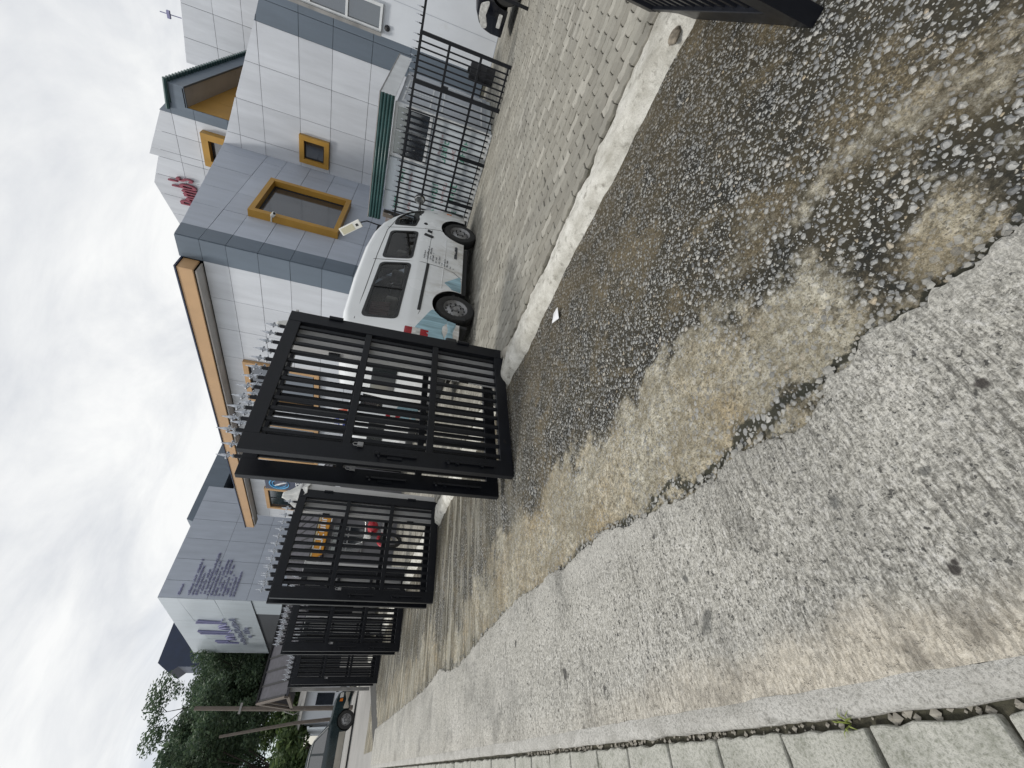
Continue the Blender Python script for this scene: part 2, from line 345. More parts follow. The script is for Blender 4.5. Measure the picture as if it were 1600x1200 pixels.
    light=patch_at(t,P,[(1.62,.59,.23),(.90,.16,.11),(1.07,.58,.12),(1.13,1.01,.40),(1.07,1.23,.45),(1.15,2.2,.5),(1.2,3.2,.6)]); darkp=patch_at(t,P,[(1.71,.27,.30),(1.16,.25,.16),(1.92,1.3,.55),(2.54,.09,.46),(1.12,-.03,.12),(.80,.65,.09),(2.1,2.0,.6),(1.5,-.3,.4)])
    cover=ma(t,'SUBTRACT',ma(t,'ADD',cover,ma(t,'MULTIPLY',light,.115)),ma(t,'MULTIPLY',darkp,.17))
    fm=mr(t,cover,.71,.85,0,1,True)
    film=ramp(t,sm,[(.32,(.085,.072,.042)),(.43,(.31,.28,.205)),(.54,(.53,.495,.395)),(.68,(.82,.79,.69))])
    film=mixc(t,ma(t,'MULTIPLY',mr(t,m3,.45,.66),.85),film,(.92,.78,.58),'MULTIPLY')
    film=mixc(t,mr(t,grit,.49,.62,0,.9),film,(.10,.09,.065)); film=mixc(t,mr(t,noise(t,P,3.2,8,.66,.5,off=(1,6,0)),.46,.60,0,.55),film,(.15,.125,.075)); film=mixc(t,mr(t,fine,.56,.72,0,.5),film,(.66,.65,.61))
    thin=ma(t,'MULTIPLY',mr(t,cover,.80,1.25,1,.55),mr(t,med,.36,.60,1,.35))
    film=mixc(t,ma(t,'MULTIPLY',m1,thin),film,c1); film=mixc(t,ma(t,'MULTIPLY',m2,ma(t,'MULTIPLY',thin,.7)),film,c2); rim=ma(t,'MULTIPLY',mr(t,h1,.0,.22,1,0),m1); film=mixc(t,ma(t,'MULTIPLY',rim,.55),film,(.10,.09,.065))
    col=mixc(t,fm,base,film)
    col=mixc(t,ma(t,'MULTIPLY',mr(t,X,1.8,2.8,.12,.72),mr(t,med,.36,.60)),col,(.075,.056,.026))
    # black moss line under the broken slab edge, wider in places
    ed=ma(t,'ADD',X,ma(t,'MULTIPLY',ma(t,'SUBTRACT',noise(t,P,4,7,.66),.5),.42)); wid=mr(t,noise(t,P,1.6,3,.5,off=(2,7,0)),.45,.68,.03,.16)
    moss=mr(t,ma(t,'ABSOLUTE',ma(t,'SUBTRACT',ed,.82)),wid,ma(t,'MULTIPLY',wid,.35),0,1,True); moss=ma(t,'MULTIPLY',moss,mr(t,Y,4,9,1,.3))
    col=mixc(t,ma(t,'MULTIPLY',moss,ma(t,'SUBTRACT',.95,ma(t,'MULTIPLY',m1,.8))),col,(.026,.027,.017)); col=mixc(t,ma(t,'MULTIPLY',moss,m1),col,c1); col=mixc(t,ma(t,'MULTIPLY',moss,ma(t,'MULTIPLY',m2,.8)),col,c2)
    # long run-off streaks towards the street
    st=noise(t,P,1,8,.64,.3,stretch=(.9,7,1)); col=mixc(t,ma(t,'MULTIPLY',mr(t,st,.42,.58,0,.85),mr(t,Y,2.4,5)),col,(.060,.053,.032))
    st2=noise(t,P,1,8,.64,.3,stretch=(.8,6,1),off=(3,8,0)); col=mixc(t,ma(t,'MULTIPLY',mr(t,st2,.50,.64,0,.75),mr(t,Y,2.4,5)),col,(.36,.345,.29))
    L(t,col,b.inputs['Base Color'])
    k=mr(t,fm,0,1,1,.4); h=ma(t,'ADD',ma(t,'MULTIPLY',ma(t,'MULTIPLY',h1,m1),k),ma(t,'MULTIPLY',ma(t,'MULTIPLY',h2,m2),ma(t,'MULTIPLY',k,.5)))
    h=ma(t,'ADD',h,ma(t,'ADD',ma(t,'MULTIPLY',grit,.5),ma(t,'MULTIPLY',sm,ma(t,'ADD',.7,fm))))
    bumpn(t,h,b,.9,.010)
    L(t,mixc(t,m1,(.85,.85,.85),(.42,.42,.42)),b.inputs['Roughness'])
    return mt
def make_slab():
    mt,t,b,P=gmat('worn_concrete')
    sp=N(t,'ShaderNodeSeparateXYZ'); L(t,P,sp.inputs[0]); X,Y=sp.outputs[0],sp.outputs[1]
    big=noise(t,P,1.6,8,.64,.5); br=noise(t,P,1,7,.74,.5,stretch=(40,110,1)); br2=noise(t,P,1,7,.7,.2,stretch=(4,60,1),off=(1,1,0)); gr=noise(t,P,125,4,.78); g2=noise(t,P,48,6,.75,.3,off=(3,1,0)); pit=noise(t,P,60,3,.6,off=(2,6,0)); mk=noise(t,P,2.4,6,.6,.4,off=(6,6,0))
    col=ramp(t,big,[(.25,(.44,.425,.38)),(.5,(.56,.545,.495)),(.75,(.67,.65,.60))])
    col=mixc(t,mr(t,g2,.51,.62,0,.68),col,(.26,.25,.22)); col=mixc(t,mr(t,g2,.36,.46,.55,0),col,(.70,.69,.67))
    col=mixc(t,ma(t,'MULTIPLY',mr(t,br,.52,.64,0,.85),mr(t,mk,.38,.60,.2,1)),col,(.12,.115,.10)); col=mixc(t,ma(t,'MULTIPLY',mr(t,br2,.54,.62,0,.8),mr(t,mk,.42,.60)),col,(.105,.10,.088))
    col=mixc(t,mr(t,gr,.51,.63,0,.85),col,(.13,.125,.11)); col=mixc(t,mr(t,gr,.34,.44,.8,0),col,(.74,.73,.70)); col=mixc(t,mr(t,pit,.645,.675,0,.9),col,(.06,.06,.056))
    st=noise(t,P,2.6,8,.68,.6,off=(7,3,0)); col=mixc(t,mr(t,st,.54,.66,0,.5),col,(.14,.138,.128)); col=mixc(t,mr(t,noise(t,P,.9,5,.6,.6,off=(2,9,0)),.48,.66,0,.35),col,(.20,.195,.18))
    spot=noise(t,P,7,2,.4,.2,off=(11,3,0)); col=mixc(t,mr(t,spot,.74,.765,0,.85),col,(.05,.048,.045))
    col=mixc(t,ma(t,'MULTIPLY',patch_at(t,P,[(.325,1.33,.030),(.345,1.31,.022),(.48,.72,.020),(.484,1.37,.016),(.45,.50,.012)],.35,30),.72),col,(.085,.088,.085)); col=mixc(t,ma(t,'MULTIPLY',patch_at(t,P,[(.551,.309,.015),(.259,.568,.013),(.272,.560,.009)],.4,60),.92),col,(.035,.028,.026))
    gv=noise(t,P,1,6,.72,.25,stretch=(2.2,34,1),off=(4,4,0)); col=mixc(t,ma(t,'MULTIPLY',mr(t,gv,.56,.60,0,.8),ma(t,'MULTIPLY',mr(t,gr,.38,.56),mr(t,noise(t,P,1.8,4,.6,off=(8,1,0)),.44,.58))),col,(.10,.095,.08))
    ed=ma(t,'ADD',X,ma(t,'MULTIPLY',ma(t,'SUBTRACT',noise(t,P,3,7,.62,off=(5,5,0)),.5),.30)); silt=ma(t,'MULTIPLY',mr(t,ed,.14,.27,1,0,True),mr(t,Y,1.0,2.6,1,.12))
    sc=ramp(t,noise(t,P,90,5,.72),[(.3,(.40,.355,.28)),(.5,(.62,.565,.47)),(.7,(.76,.705,.61))]); sc=mixc(t,mr(t,st,.54,.66,0,.6),sc,(.19,.165,.13)); sc=mixc(t,ma(t,'MULTIPLY',patch_at(t,P,[(.139,.737,.030),(.17,.60,.05)],.5,20),.6),sc,(.13,.11,.085)); col=mixc(t,ma(t,'MULTIPLY',silt,.80),col,sc)
    wh=ma(t,'ADD',X,ma(t,'MULTIPLY',ma(t,'SUBTRACT',noise(t,P,6,7,.65),.5),.22)); col=mixc(t,ma(t,'MULTIPLY',mr(t,wh,.68,.78,0,.55),mr(t,noise(t,P,2,4),.4,.6)),col,(.60,.585,.54))
    L(t,col,b.inputs['Base Color'])
    h=ma(t,'SUBTRACT',ma(t,'ADD',ma(t,'MULTIPLY',gr,-.9),ma(t,'MULTIPLY',g2,-1.2)),ma(t,'ADD',ma(t,'MULTIPLY',mr(t,br,.5,.72),.7),ma(t,'MULTIPLY',mr(t,pit,.6,.7),1.2)))
    bumpn(t,h,b,.85,.007); return mt
def make_conc(name,lo,hi,speck=.5,scale=3,dark=(.07,.07,.06),dthr=.6,bump=.6):
    mt,t,b,P=gmat(name)
    big=noise(t,P,scale,8,.62,.3); gr=noise(t,P,130,4,.7); mid=noise(t,P,14,7,.65)
    col=mixc(t,mr(t,big,.3,.7),lo,hi); col=mixc(t,mr(t,mid,dthr,dthr+.14,0,.7),col,dark); col=mixc(t,mr(t,gr,.46,.68,0,speck),col,dark)
    L(t,col,b.inputs['Base Color']); bumpn(t,ma(t,'ADD',gr,ma(t,'MULTIPLY',mid,1.5)),b,bump,.008); return mt
def make_paver():
    mt,t,b,P=gmat('concrete_pavers')
    g=N(t,'ShaderNodeNewGeometry'); r=g.outputs['Random Per Island']
    big=noise(t,P,.7,7,.6,.4); gr=noise(t,P,160,3,.7); mid=noise(t,P,9,7,.65)
    c=ramp(t,r,[(0,(.185,.175,.15)),(.45,(.245,.235,.205)),(.85,(.29,.28,.245)),(1,(.42,.405,.36))])
    c=mixc(t,mr(t,big,.35,.68,0,.55),c,(.33,.31,.26)); c=mixc(t,mr(t,mid,.5,.72,0,.45),c,(.12,.115,.095)); c=mixc(t,mr(t,gr,.45,.7,0,.35),c,(.13,.125,.11))
    L(t,c,b.inputs['Base Color']); bumpn(t,ma(t,'ADD',gr,mid),b,.45,.006); b.inputs['Roughness'].default_value=.72; return mt
G_AGG=make_aggregate(); G_SLAB=make_slab()
G_KERB=make_conc('white_cement_kerb',(.42,.405,.355),(.84,.83,.78),.35,6,(.15,.135,.105),.55,1.0)
G_STRIP=make_conc('pale_kerb_concrete',(.38,.37,.34),(.60,.59,.56),.7,7,(.16,.155,.135),.56,1)
G_PAVE=make_conc('pavement_slab',(.36,.36,.32),(.53,.525,.48),.65,6,(.13,.14,.10),.56,.9)
G_SOIL=make_conc('dark_joint_soil',(.03,.032,.018),(.11,.10,.07),.5,14,(.012,.012,.01),.5)
G_ROAD=make_conc('pale_road',(.30,.295,.285),(.38,.37,.355),.35,.8,(.12,.12,.115),.64,.3)
G_GUT=make_conc('gutter_concrete',(.050,.050,.048),(.085,.084,.08),.4,2,(.04,.04,.035),.55)
G_PAVER=make_paver()

# ------------------------------------------------------------------ ground
def sheet(name,x0,x1,y0,y1,z,m):
    me=MB().add([(x0,y0,z),(x1,y0,z),(x1,y1,z),(x0,y1,z)],[(0,1,2,3)]); return tag(me.build(name,m),kind='structure')
sheet('ground',-400,400,-400,600,-.16,G_ROAD)
def hgrid(name,xs,ys,fz,m,smooth=True):
    nx,ny=len(xs),len(ys); v=[(x,y,fz(x,y)) for y in ys for x in xs]
    f=[(j*nx+i,j*nx+i+1,(j+1)*nx+i+1,(j+1)*nx+i) for j in range(ny-1) for i in range(nx-1)]
    b=MB().add(v,f); return tag(b.build(name,m,smooth=smooth),kind='structure')
from mathutils import noise as mn
def nz(x,y,s,o=0): return mn.noise(Vector((x*s+o,y*s-o,o)))
# aggregate apron: slightly uneven, ends in a skewed edge at the far side
def yend(x): return 11.6+1.9*min(max(x,-2),4)
ys=[-3+.06*i for i in range(100)]+[3+.15*i for i in range(100)]
hgrid('apron',[.40+.055*i for i in range(56)],ys,lambda x,y:.010*nz(x,y,1.4)+.006*nz(x,y,5,3)-(.15 if y>yend(x) else 0),G_AGG)
# broken edge of the pale slab (measured), refined with fine jitter
EDGE=[(.80,-3),(.77,-1.5),(.81,-.6),(.789,.082),(.798,.116),(.787,.162),(.796,.202),(.801,.247),(.789,.29),(.791,.344),(.815,.387),(.816,.414),(.802,.475),(.776,.57),(.735,.608),(.701,.694),(.724,.773),(.756,.815),(.764,.932),(.764,1.006),(.745,1.068),(.757,1.279),(.795,1.488),(.81,1.654),(.872,1.877),(.869,2.16),(.848,2.396),(.888,2.567),(.87,2.775),(.902,3.167),(.877,3.533),(.86,3.924),(.819,4.379),(.759,4.962),(.784,5.569),(.865,5.976),(.793,6.535),(.767,7.206),(.758,9.282),(.746,10.941),(.74,13.2)]
ed=[]
for (a,b) in zip(EDGE[:-1],EDGE[1:]):
    n=max(1,int((b[1]-a[1])/.011))
    for i in range(n):
        k=i/n; x=a[0]+(b[0]-a[0])*k; y=a[1]+(b[1]-a[1])*k
        ed.append((x+.014*nz(x,y,22)+.011*nz(x,y,60,5)+.016*nz(x,y,7,9)+.006*nz(x,y,140,3),y))
v=[];f=[]
for (x,y) in ed:
    z=.026+.003*nz(x,y,4)
    v+=[(.104,y,z),(.35,y,z+.002*nz(.3,y,6)),(.6,y,z),(x-.014,y,z-.001),(x,y,z-.009),(x+.008*nz(x,y,30,2),y,-.03)]
for j in range(len(ed)-1):
    for i in range(5): f.append((j*6+i,j*6+i+1,(j+1)*6+i+1,(j+1)*6+i))
tag(MB().add(v,f).build('concrete_slab',G_SLAB,smooth=True),kind='structure')
# pale kerb strip, dark joint and pavement slabs at the near side
ks=[-3+.03*i for i in range(200)]+[3+.1*i for i in range(101)]
v=[];f=[]
for y in ks:
    a=.046+.006*nz(0,y,9)+.004*nz(0,y,33); c=.112+.005*nz(1,y,7)+.003*nz(1,y,40)
    v+=[(a-.004,y,-.05),(a,y,.018),(a+.008,y,.027+.003*nz(2,y,20)),((a+c)/2,y,.030),(c-.006,y,.026),(c,y,.012)]
for j in range(len(ks)-1):
    for i in range(5): f.append((j*6+i,j*6+i+1,(j+1)*6+i+1,(j+1)*6+i))
tag(MB().add(v,f).build('kerb_strip',G_STRIP,smooth=True),kind='structure')
sheet('joint_soil',-1.8,.13,-3,13,-.004,G_SOIL)
pb=MB(); y=-2.6
while y<12.5:
    w=.275+random.uniform(-.015,.015); x1=.026
    for k in range(3):
        x0=x1-.45+random.uniform(-.01,.01); z=.020+random.uniform(-.004,.004)
        yy0,yy1=y+.003+random.uniform(0,.006),y+w-.003-random.uniform(0,.006)
        poly=[]
        for (ax,ay,bx,by) in ((x0,yy0,x1,yy0),(x1,yy0,x1,yy1),(x1,yy1,x0,yy1),(x0,yy1,x0,yy0)):
            for q in range(8):
                e=.005*random.uniform(-1,1); kx=ax+(bx-ax)*q/8; ky=ay+(by-ay)*q/8; poly.append((kx+e,ky+.0035*random.uniform(-1,1)))
        pb.prism(poly,'Z',-.04,z); x1=x0-.014
    y+=w
tag(pb.build('pavement',G_PAVE,bevel=.006),kind='structure')
# cement kerb along the property line
ky=[-3+.04*i for i in range(300)]+[9+.15*i for i in range(110)]
prof=[(2.95,-.03),(2.985,.03),(3.03,.066),(3.10,.084),(3.18,.084),(3.25,.079),(3.34,.060)]
v=[];f=[]
for y in ky:
    for (x,z) in prof:
        w=nz(x,y,1.6)*.05+nz(x,y,6,4)*.03+nz(x,y,19,4)*.012
        v.append((x+w*(1 if x<3.2 else .9),y,z+.018*nz(x,y,6,2)+.012*nz(x,y,19,6)+.006*nz(x,y,45,1) if z>0 else z))
for j in range(len(ky)-1):
    for i in range(len(prof)-1): f.append((j*7+i,j*7+i+1,(j+1)*7+i+1,(j+1)*7+i))
tag(MB().add(v,f).build('property_kerb',G_KERB,smooth=True),kind='structure')
# interlocking pavers, modelled one by one
sheet('paving_bed',3.3,40,-6,60,.055,G_SOIL)
PL,PWD=.225,.1125
def paver(lx,ly):
    a=.016
    return [(-lx/2,-ly/2+a),(-lx/4,-ly/2-a*.6),(0,-ly/2+a*.8),(lx/4,-ly/2-a*.6),(lx/2,-ly/2+a),(lx/2+.006,0),(lx/2,ly/2+a),(lx/4,ly/2-a*.6),(0,ly/2+a*.8),(-lx/4,ly/2-a*.6),(-lx/2,ly/2+a),(-lx/2+.006,0)]
PP=paver(PL-.007,PWD-.007)
vs=[];fs=[]
rowx=3.40; i=0
while rowx<15.0:
    yy=-2.2+(PL/2 if i%2 else 0)+.02*math.sin(i*.7)
    ymax=17 if rowx<9 else (12 if rowx<11.2 else (3.3 if rowx<12.5 else 5.6))
    while yy<ymax:
        if not(9.95<rowx<12.45 and 3.25<yy<5.5):
            tx,ty=random.gauss(0,.014),random.gauss(0,.014); z=.080+.012*nz(rowx,yy,1.1)+random.gauss(0,.0022); rot=random.gauss(0,.02); c,s=math.cos(rot),math.sin(rot); o=len(vs)
            for (sc,dz) in ((1,-.03),(1,-.005),(.955,0)):
                for (px,py) in PP:
                    lx,ly=px*sc,(py if sc==1 else py*.93); X=rowx+ly*c+lx*s; Y=yy+lx*c-ly*s
                    vs.append((X,Y,z+dz+lx*ty+ly*tx))
            for r in (0,1):
                for k in range(12): fs.append((o+r*12+k,o+r*12+(k+1)%12,o+(r+1)*12+(k+1)%12,o+(r+1)*12+k))
            fs.append(tuple(o+24+k for k in range(12)))
        yy+=PL
    rowx+=PWD; i+=1
tag(MB().add(vs,fs).build('courtyard_paving',G_PAVER),kind='structure')
# gutter and street beyond the apron
b=MB(); b.add([(-6,2,-.13),(-.2,11.0,-.13),(4.5,20.5,-.13),(4.5,24,-.13),(-.2,13.4,-.13),(-6,3,-.13)],[(0,1,4,5),(1,2,3,4)]); tag(b.build('gutter',G_GUT),kind='structure')
# grass-free litter
b=MB()
pr=[]
for k in range(1):
    b.add([(2.62,1.93,.022),(2.72,1.90,.034),(2.74,1.98,.03),(2.64,2.01,.045)],[(0,1,2,3)])
    b.add([(2.62,1.93,.020),(2.72,1.90,.032),(2.74,1.98,.028),(2.64,2.01,.043)],[(3,2,1,0)])
tag(b.build('paper_scrap',M['white_text']),'small crumpled white paper scrap lying on the apron near the kerb','litter')
def lump(name,loc,r,label,m,seed=0,flat=.7):
    bm=bmesh.new(); bmesh.ops.create_icosphere(bm,subdivisions=3,radius=r)
    for q in bm.verts:
        k=1+.28*mn.noise(q.co*(2.2/r*.6)+Vector((seed,0,0)))+.12*mn.noise(q.co*(6/r*.5)+Vector((0,seed,0))); q.co=Vector((q.co.x*k,q.co.y*k*1.15,q.co.z*k*flat))
    me=bpy.data.meshes.new(name); bm.to_mesh(me); bm.free(); me.materials.append(m); me.polygons.foreach_set('use_smooth',[True]*len(me.polygons))
    o=bpy.data.objects.new(name,me); COL.objects.link(o); o.location=loc; return tag(o,label,'rubble')
lump('cement_lump',(3.30,3.02,.055),.075,'rounded pale cement lump by the foot of the nearest gate leaf',M['rock'],3)
lump('cement_lump',(2.99,.15,.05),.038,'broken brown cement lump at the end of the kerb beside the black gate foot',mat('brown_rubble',(.20,.175,.14),.95,0,.55,30,bump=1,bscale=45),8,.55)
for k,(x,y,r) in enumerate(((.034,.86,.011),(.040,.83,.008),(.030,.80,.007),(.04,1.0,.006),(.036,.9,.006))):
    pass
b=MB()
for k in range(260):
    y=random.uniform(.3,3.2); x=.036+random.gauss(0,.006); r=abs(random.gauss(.0045,.002))+.0015
    if abs(y-.84)<.07 and random.random()<.5: r*=1.8
    vv=[(x+r*random.uniform(.7,1.2)*a,y+r*random.uniform(.7,1.2)*bb,.002+r*random.uniform(.5,.9)*c) for a,bb,c in ((1,0,0),(0,1,0),(-1,0,0),(0,-1,0),(0,0,1),(0,0,-1))]
    b.add(vv,[(0,1,4),(1,2,4),(2,3,4),(3,0,4),(1,0,5),(2,1,5),(3,2,5),(0,3,5)])
tag(b.build('joint_gravel',M['rock']),kind='stuff')
b=MB()
EX=[e for e in ed if e[1]<7.5]
for k in range(900):
    x,y=random.choice(EX) if random.random()<.35 else random.choice([e for e in EX if e[1]<2.2][::1]); x+=abs(random.gauss(0,.018))+.003; r=abs(random.gauss(.0045,.0030))+.0015
    if random.random()<.04: r*=2.0
    q=Matrix.Rotation(random.uniform(0,6.28),3,'Z'); o=[]
    for a,bb,c in ((1,0,0),(.3,.9,.1),(-.9,.4,0),(-.6,-.8,.1),(.5,-.85,0),(.1,.1,.75),(0,0,-.6)):
        p=q@Vector((a*random.uniform(.8,1.2),bb*random.uniform(.7,1.1),c)); o.append((x+r*p.x,y+r*p.y,.006+r*.5*random.random()+r*p.z))
    b.add(o,[(0,1,5),(1,2,5),(2,3,5),(3,4,5),(4,0,5),(1,0,6),(2,1,6),(3,2,6),(4,3,6),(0,4,6)])
tag(b.build('edge_crumbs',mat('slab_crumbs',(.30,.295,.275),.9,0,.4,40)),kind='stuff')
b=MB()
for k in range(16):
    a=random.uniform(0,6.28); l=random.uniform(.018,.042); x,y=.034,.97; w=.0012
    ux,uy=math.cos(a),math.sin(a); p=[(x,y,.01),(x+ux*l*.5,y+uy*l*.5,.03+.012*random.random()),(x+ux*l,y+uy*l,.026)]
    b.add([(p[0][0]-uy*w,p[0][1]+ux*w,p[0][2]),(p[0][0]+uy*w,p[0][1]-ux*w,p[0][2]),(p[1][0]+uy*w,p[1][1]-ux*w,p[1][2]),(p[1][0]-uy*w,p[1][1]+ux*w,p[1][2]),p[2]],[(0,1,2,3),(3,2,4)])
tag(b.build('weed',mat('weed_green',(.20,.24,.05),.6)),'tiny pale green grass tuft growing in the dark joint beside the kerb strip','weed')

# ------------------------------------------------------------------ gates
def finial(b,x,y,z,s=1.0):
    b.cur=0; b.lathe([(0,0),(.019*s,0),(.019*s,.072*s),(.011*s,.074*s)],(x,y,z),(0,0,1),8); b.cur=1; z+=.022*s
    b.lathe([(.011*s,.05*s),(.019*s,.060*s),(.019*s,.068*s),(.008*s,.075*s),(.008*s,.088*s)],(x,y,z),(0,0,1),8)
    b.lathe([(.006*s,.086*s),(.012*s,.115*s),(.014*s,.135*s),(.009*s,.165*s),(.002*s,.205*s)],(x,y,z),(0,0,1),8)
    for d in (-1,1):
        b.lathe([(.001,-.013*s),(.010*s,-.008*s),(.013*s,0),(.010*s,.008*s),(.001,.013*s)],(x+d*.027*s,y,z+.112*s),(0,0,1),8)
        b.bar((x,y,z+.092*s),(x+d*.024*s,y,z+.106*s),.010*s,.012*s)
LEAF_W=1.58
def make_leaf(label):
    t=thing('gate_leaf',label,'gate',(1.9,3.18,0),0,'folded black gate leaves')
    H=2.18; W=LEAF_W
    b=MB(); b.box(0,.15,0,.06,.0,H); b.box(W-.13,W,0,.06,0,H)
    b.build('stile',M['black_steel'],t,.004)
    b=MB(); b.box(.15,W-.13,.002,.058,H-.115,H-.001); b.box(.15,W-.13,.002,.058,.001,.115)
    b.box(.15,W-.13,.006,.054,.725,.785); b.box(.15,W-.13,.006,.054,1.40,1.46); b.build('rail',M['black_steel'],t,.004)
    n=12; xs=[.15+ (W-.28)*(k+.5)/n for k in range(n)]
    bb=MB(); bb.box(-.0175,.0175,.018,.042,.1,H-.1); o=bb.build('bar',M['black_steel'],t,.003); o.location=(xs[0],0,0)
    fb=MB(); finial(fb,0,.03,H-.012,.88); g=fb.build('finial',[M['black_steel'],M['silver']],t,smooth=True); g.location=(xs[0]-.03,0,0)
    for x in xs[1:]:
        c=o.copy(); COL.objects.link(c); c.location=(x,0,0)
        c=g.copy(); COL.objects.link(c); c.location=(x-.03,0,0)
    b=MB(); b.box(.035,.12,-.012,-.0,.98,1.10); b.tube([(.075,-.02,.86),(.075,-.02,1.2)],.011,8); b.tube([(.075,-.02,1.17),(.03,-.05,1.17)],.009,6)
    b.tube([(.075,-.02,.18),(.075,-.02,.62)],.012,8); b.box(.05,.10,-.022,0,.28,.31); b.box(.05,.10,-.022,0,.50,.53); b.tube([(.075,-.02,.6),(.035,-.05,.6)],.01,6)
    b.build('bolt',M['black_steel'],t,smooth=True)
    b=MB(); b.tube([(W-.012,-.012,.4),(W-.012,-.012,.53)],.018,8); b.tube([(W-.012,-.012,1.7),(W-.012,-.012,1.83)],.018,8); b.build('hinge',M['black_steel'],t,smooth=True)
    b=MB(); b.tube([(.122,-.026,1.34),(.122,-.026,1.37),(.135,-.026,1.38),(.148,-.026,1.37),(.148,-.026,1.34)],.004,8); b.box(.118,.152,-.036,-.012,1.30,1.345); b.build('padlock',M['rim'],t,.006)
    return t
leaf=make_leaf('nearest black barred gate leaf, the large front one folded across the kerb')
leaves=[(1.86,3.51,.035,'rear leaf of the nearest folded pair, its stile showing left of the front leaf'),
        (1.80,6.80,0,'front leaf of the second black gate, before the orange fascia'),(1.80,7.06,.05,'rear leaf of the second folded gate pair, mostly behind its front leaf'),
        (1.81,10.36,0,'front leaf of the third black gate, before the red and white board'),(1.80,10.62,.05,'rear leaf of the third folded gate pair, a dark edge beside the front leaf'),
        (1.80,14.62,0,'farthest front gate leaf, beside the dark green vehicle down the street'),(1.78,14.90,.08,'farthest rear gate leaf, below the eave of the shingle shed')]
leaf.rotation_euler=(0,R(-1.7),0)
for (x,y,z,lab) in leaves:
    c=copy_tree(leaf,None,lab); c.location=(x,y,z); c.rotation_euler=(0,R(-1.7) if y<4 else R(-.5),0)
c=copy_tree(leaf,None,'black gate leaf cut by the frame edge with only its foot seen over the apron'); c.location=(1.925,-.14,.0); c.rotation_euler=(0,0,R(7.4))
# fix scale of leaf heights on the far gates is not needed: one workshop made them all
def make_post(label,y):
    t=thing('gate_post',label,'post',(3.06,y,0),0,'grey steel gate posts')
    b=MB(); b.box(0,.46,0,.10,0,2.19); b.build('post_tube',M['post_grey'],t,.006)
    b=MB(); b.box(-.01,.47,-.01,.11,2.19,2.215); b.build('cap_plate',M['post_grey'],t,.004)
    b=MB(); b.box(-.02,.0,.02,.08,.4,.5); b.box(-.02,.0,.02,.08,1.7,1.8); b.build('hinge_lug',M['black_steel'],t)
    return t
p0=make_post('grey gate post behind the nearest front gate leaf, left of the white minibus',3.27)
for y,lab in ((6.90,'grey gate post behind the second gate with a white cloth on top'),(10.46,'grey gate post behind the third gate leaf'),(14.72,'grey gate post behind the farthest gate leaf')):
    c=copy_tree(p0,None,lab); c.location=(3.04 if y!=6.90 else 3.05,y,0)
# white cloth draped on the second post, pale rag on the first
def drape(loc,w,h,label,seed):
    n=14; vs=[];fs=[]
    for j in range(n+1):
        for i in range(n+1):
            a=i/n*math.pi*1.15-.3; k=j/n; rad=w*(.55+.45*k)*(1+.22*math.sin(5*a+seed)+.15*math.sin(9*a+3*k))
            x=math.cos(a)*rad*(.35+k*.75); y=-math.sin(a)*rad*.5*(.3+k); z=h*(1-k)**1.2+.05*math.sin(7*a+seed)*k-.10*k
            vs.append((x,y,z))
    for j in range(n):
        for i in range(n): fs.append((j*(n+1)+i,j*(n+1)+i+1,(j+1)*(n+1)+i+1,(j+1)*(n+1)+i))
    o=MB().add(vs,fs).build('draped_cloth',M['white_plastic'],smooth=True); o.location=loc
    sm=o.modifiers.new('thick','SOLIDIFY'); sm.thickness=.006
    return tag(o,label,'cloth')
drape((3.28,6.93,2.22),.22,.22,'crumpled white cloth bundled on top of the second gate post',1.3)
drape((3.36,3.33,2.22),.09,.13,'small pale rag tucked on the top corner of the nearest gate',4.1)

# ------------------------------------------------------------------ cladding helper
def clip(poly,reg):
    # clip convex poly by convex region (counter-clockwise)
    out=poly
    for i in range(len(reg)):
        a,b=reg[i],reg[(i+1)%len(reg)]; inp=out; out=[]
        if not inp: break
        def side(p): return (b[0]-a[0])*(p[1]-a[1])-(b[1]-a[1])*(p[0]-a[0])
        for k in range(len(inp)):
            p,q=inp[k],inp[(k+1)%len(inp)]; sp_,sq=side(p),side(q)
            if sp_>=-1e-9: out.append(p)
            if (sp_>1e-9 and sq<-1e-9) or (sp_<-1e-9 and sq>1e-9):
                t=sp_/(sp_-sq); out.append((p[0]+(q[0]-p[0])*t,p[1]+(q[1]-p[1])*t))
    return out
def shrink(poly,g):
    cx=sum(p[0] for p in poly)/len(poly); cy=sum(p[1] for p in poly)/len(poly); o=[]
    for (x,y) in poly:
        o.append((x-g*(1 if x>cx else -1),y-g*(1 if y>cy else -1)))
    return o
def clad(b,axis,c,us,zs,reg,gap=.006,thick=.02,sgn=-1):
    # flat sheets with open joints on plane axis=c facing sgn
    for i in range(len(us)-1):
        for j in range(len(zs)-1):
            p=clip([(us[i],zs[j]),(us[i+1],zs[j]),(us[i+1],zs[j+1]),(us[i],zs[j+1])],reg)
            if len(p)<3: continue
            ar=abs(sum(p[k][0]*p[(k+1)%len(p)][1]-p[(k+1)%len(p)][0]*p[k][1] for k in range(len(p))))/2
            if ar<.004: continue
            p=shrink(p,gap); d=random.uniform(-.002,.002)
            n0=len(b.v); b.prism(p,axis,c,c+sgn*(thick+d))
            # tiny out-of-plane tilt so the sheets do not mirror as one
            tu,tz=random.gauss(0,.0022),random.gauss(0,.0022); k=len(p); cu=sum(q[0] for q in p)/k; cz=sum(q[1] for q in p)/k
            for q in range(n0+k,n0+2*k):
                v=list(b.v[q]); iu,ic=(1,0) if axis=='X' else (0,1)
                v[ic]+=(v[iu]-cu)*tu+(v[2]-cz)*tz; b.v[q]=tuple(v)
    return b
def rect(u0,u1,z0,z1): return [(u0,z0),(u1,z0),(u1,z1),(u0,z1)]
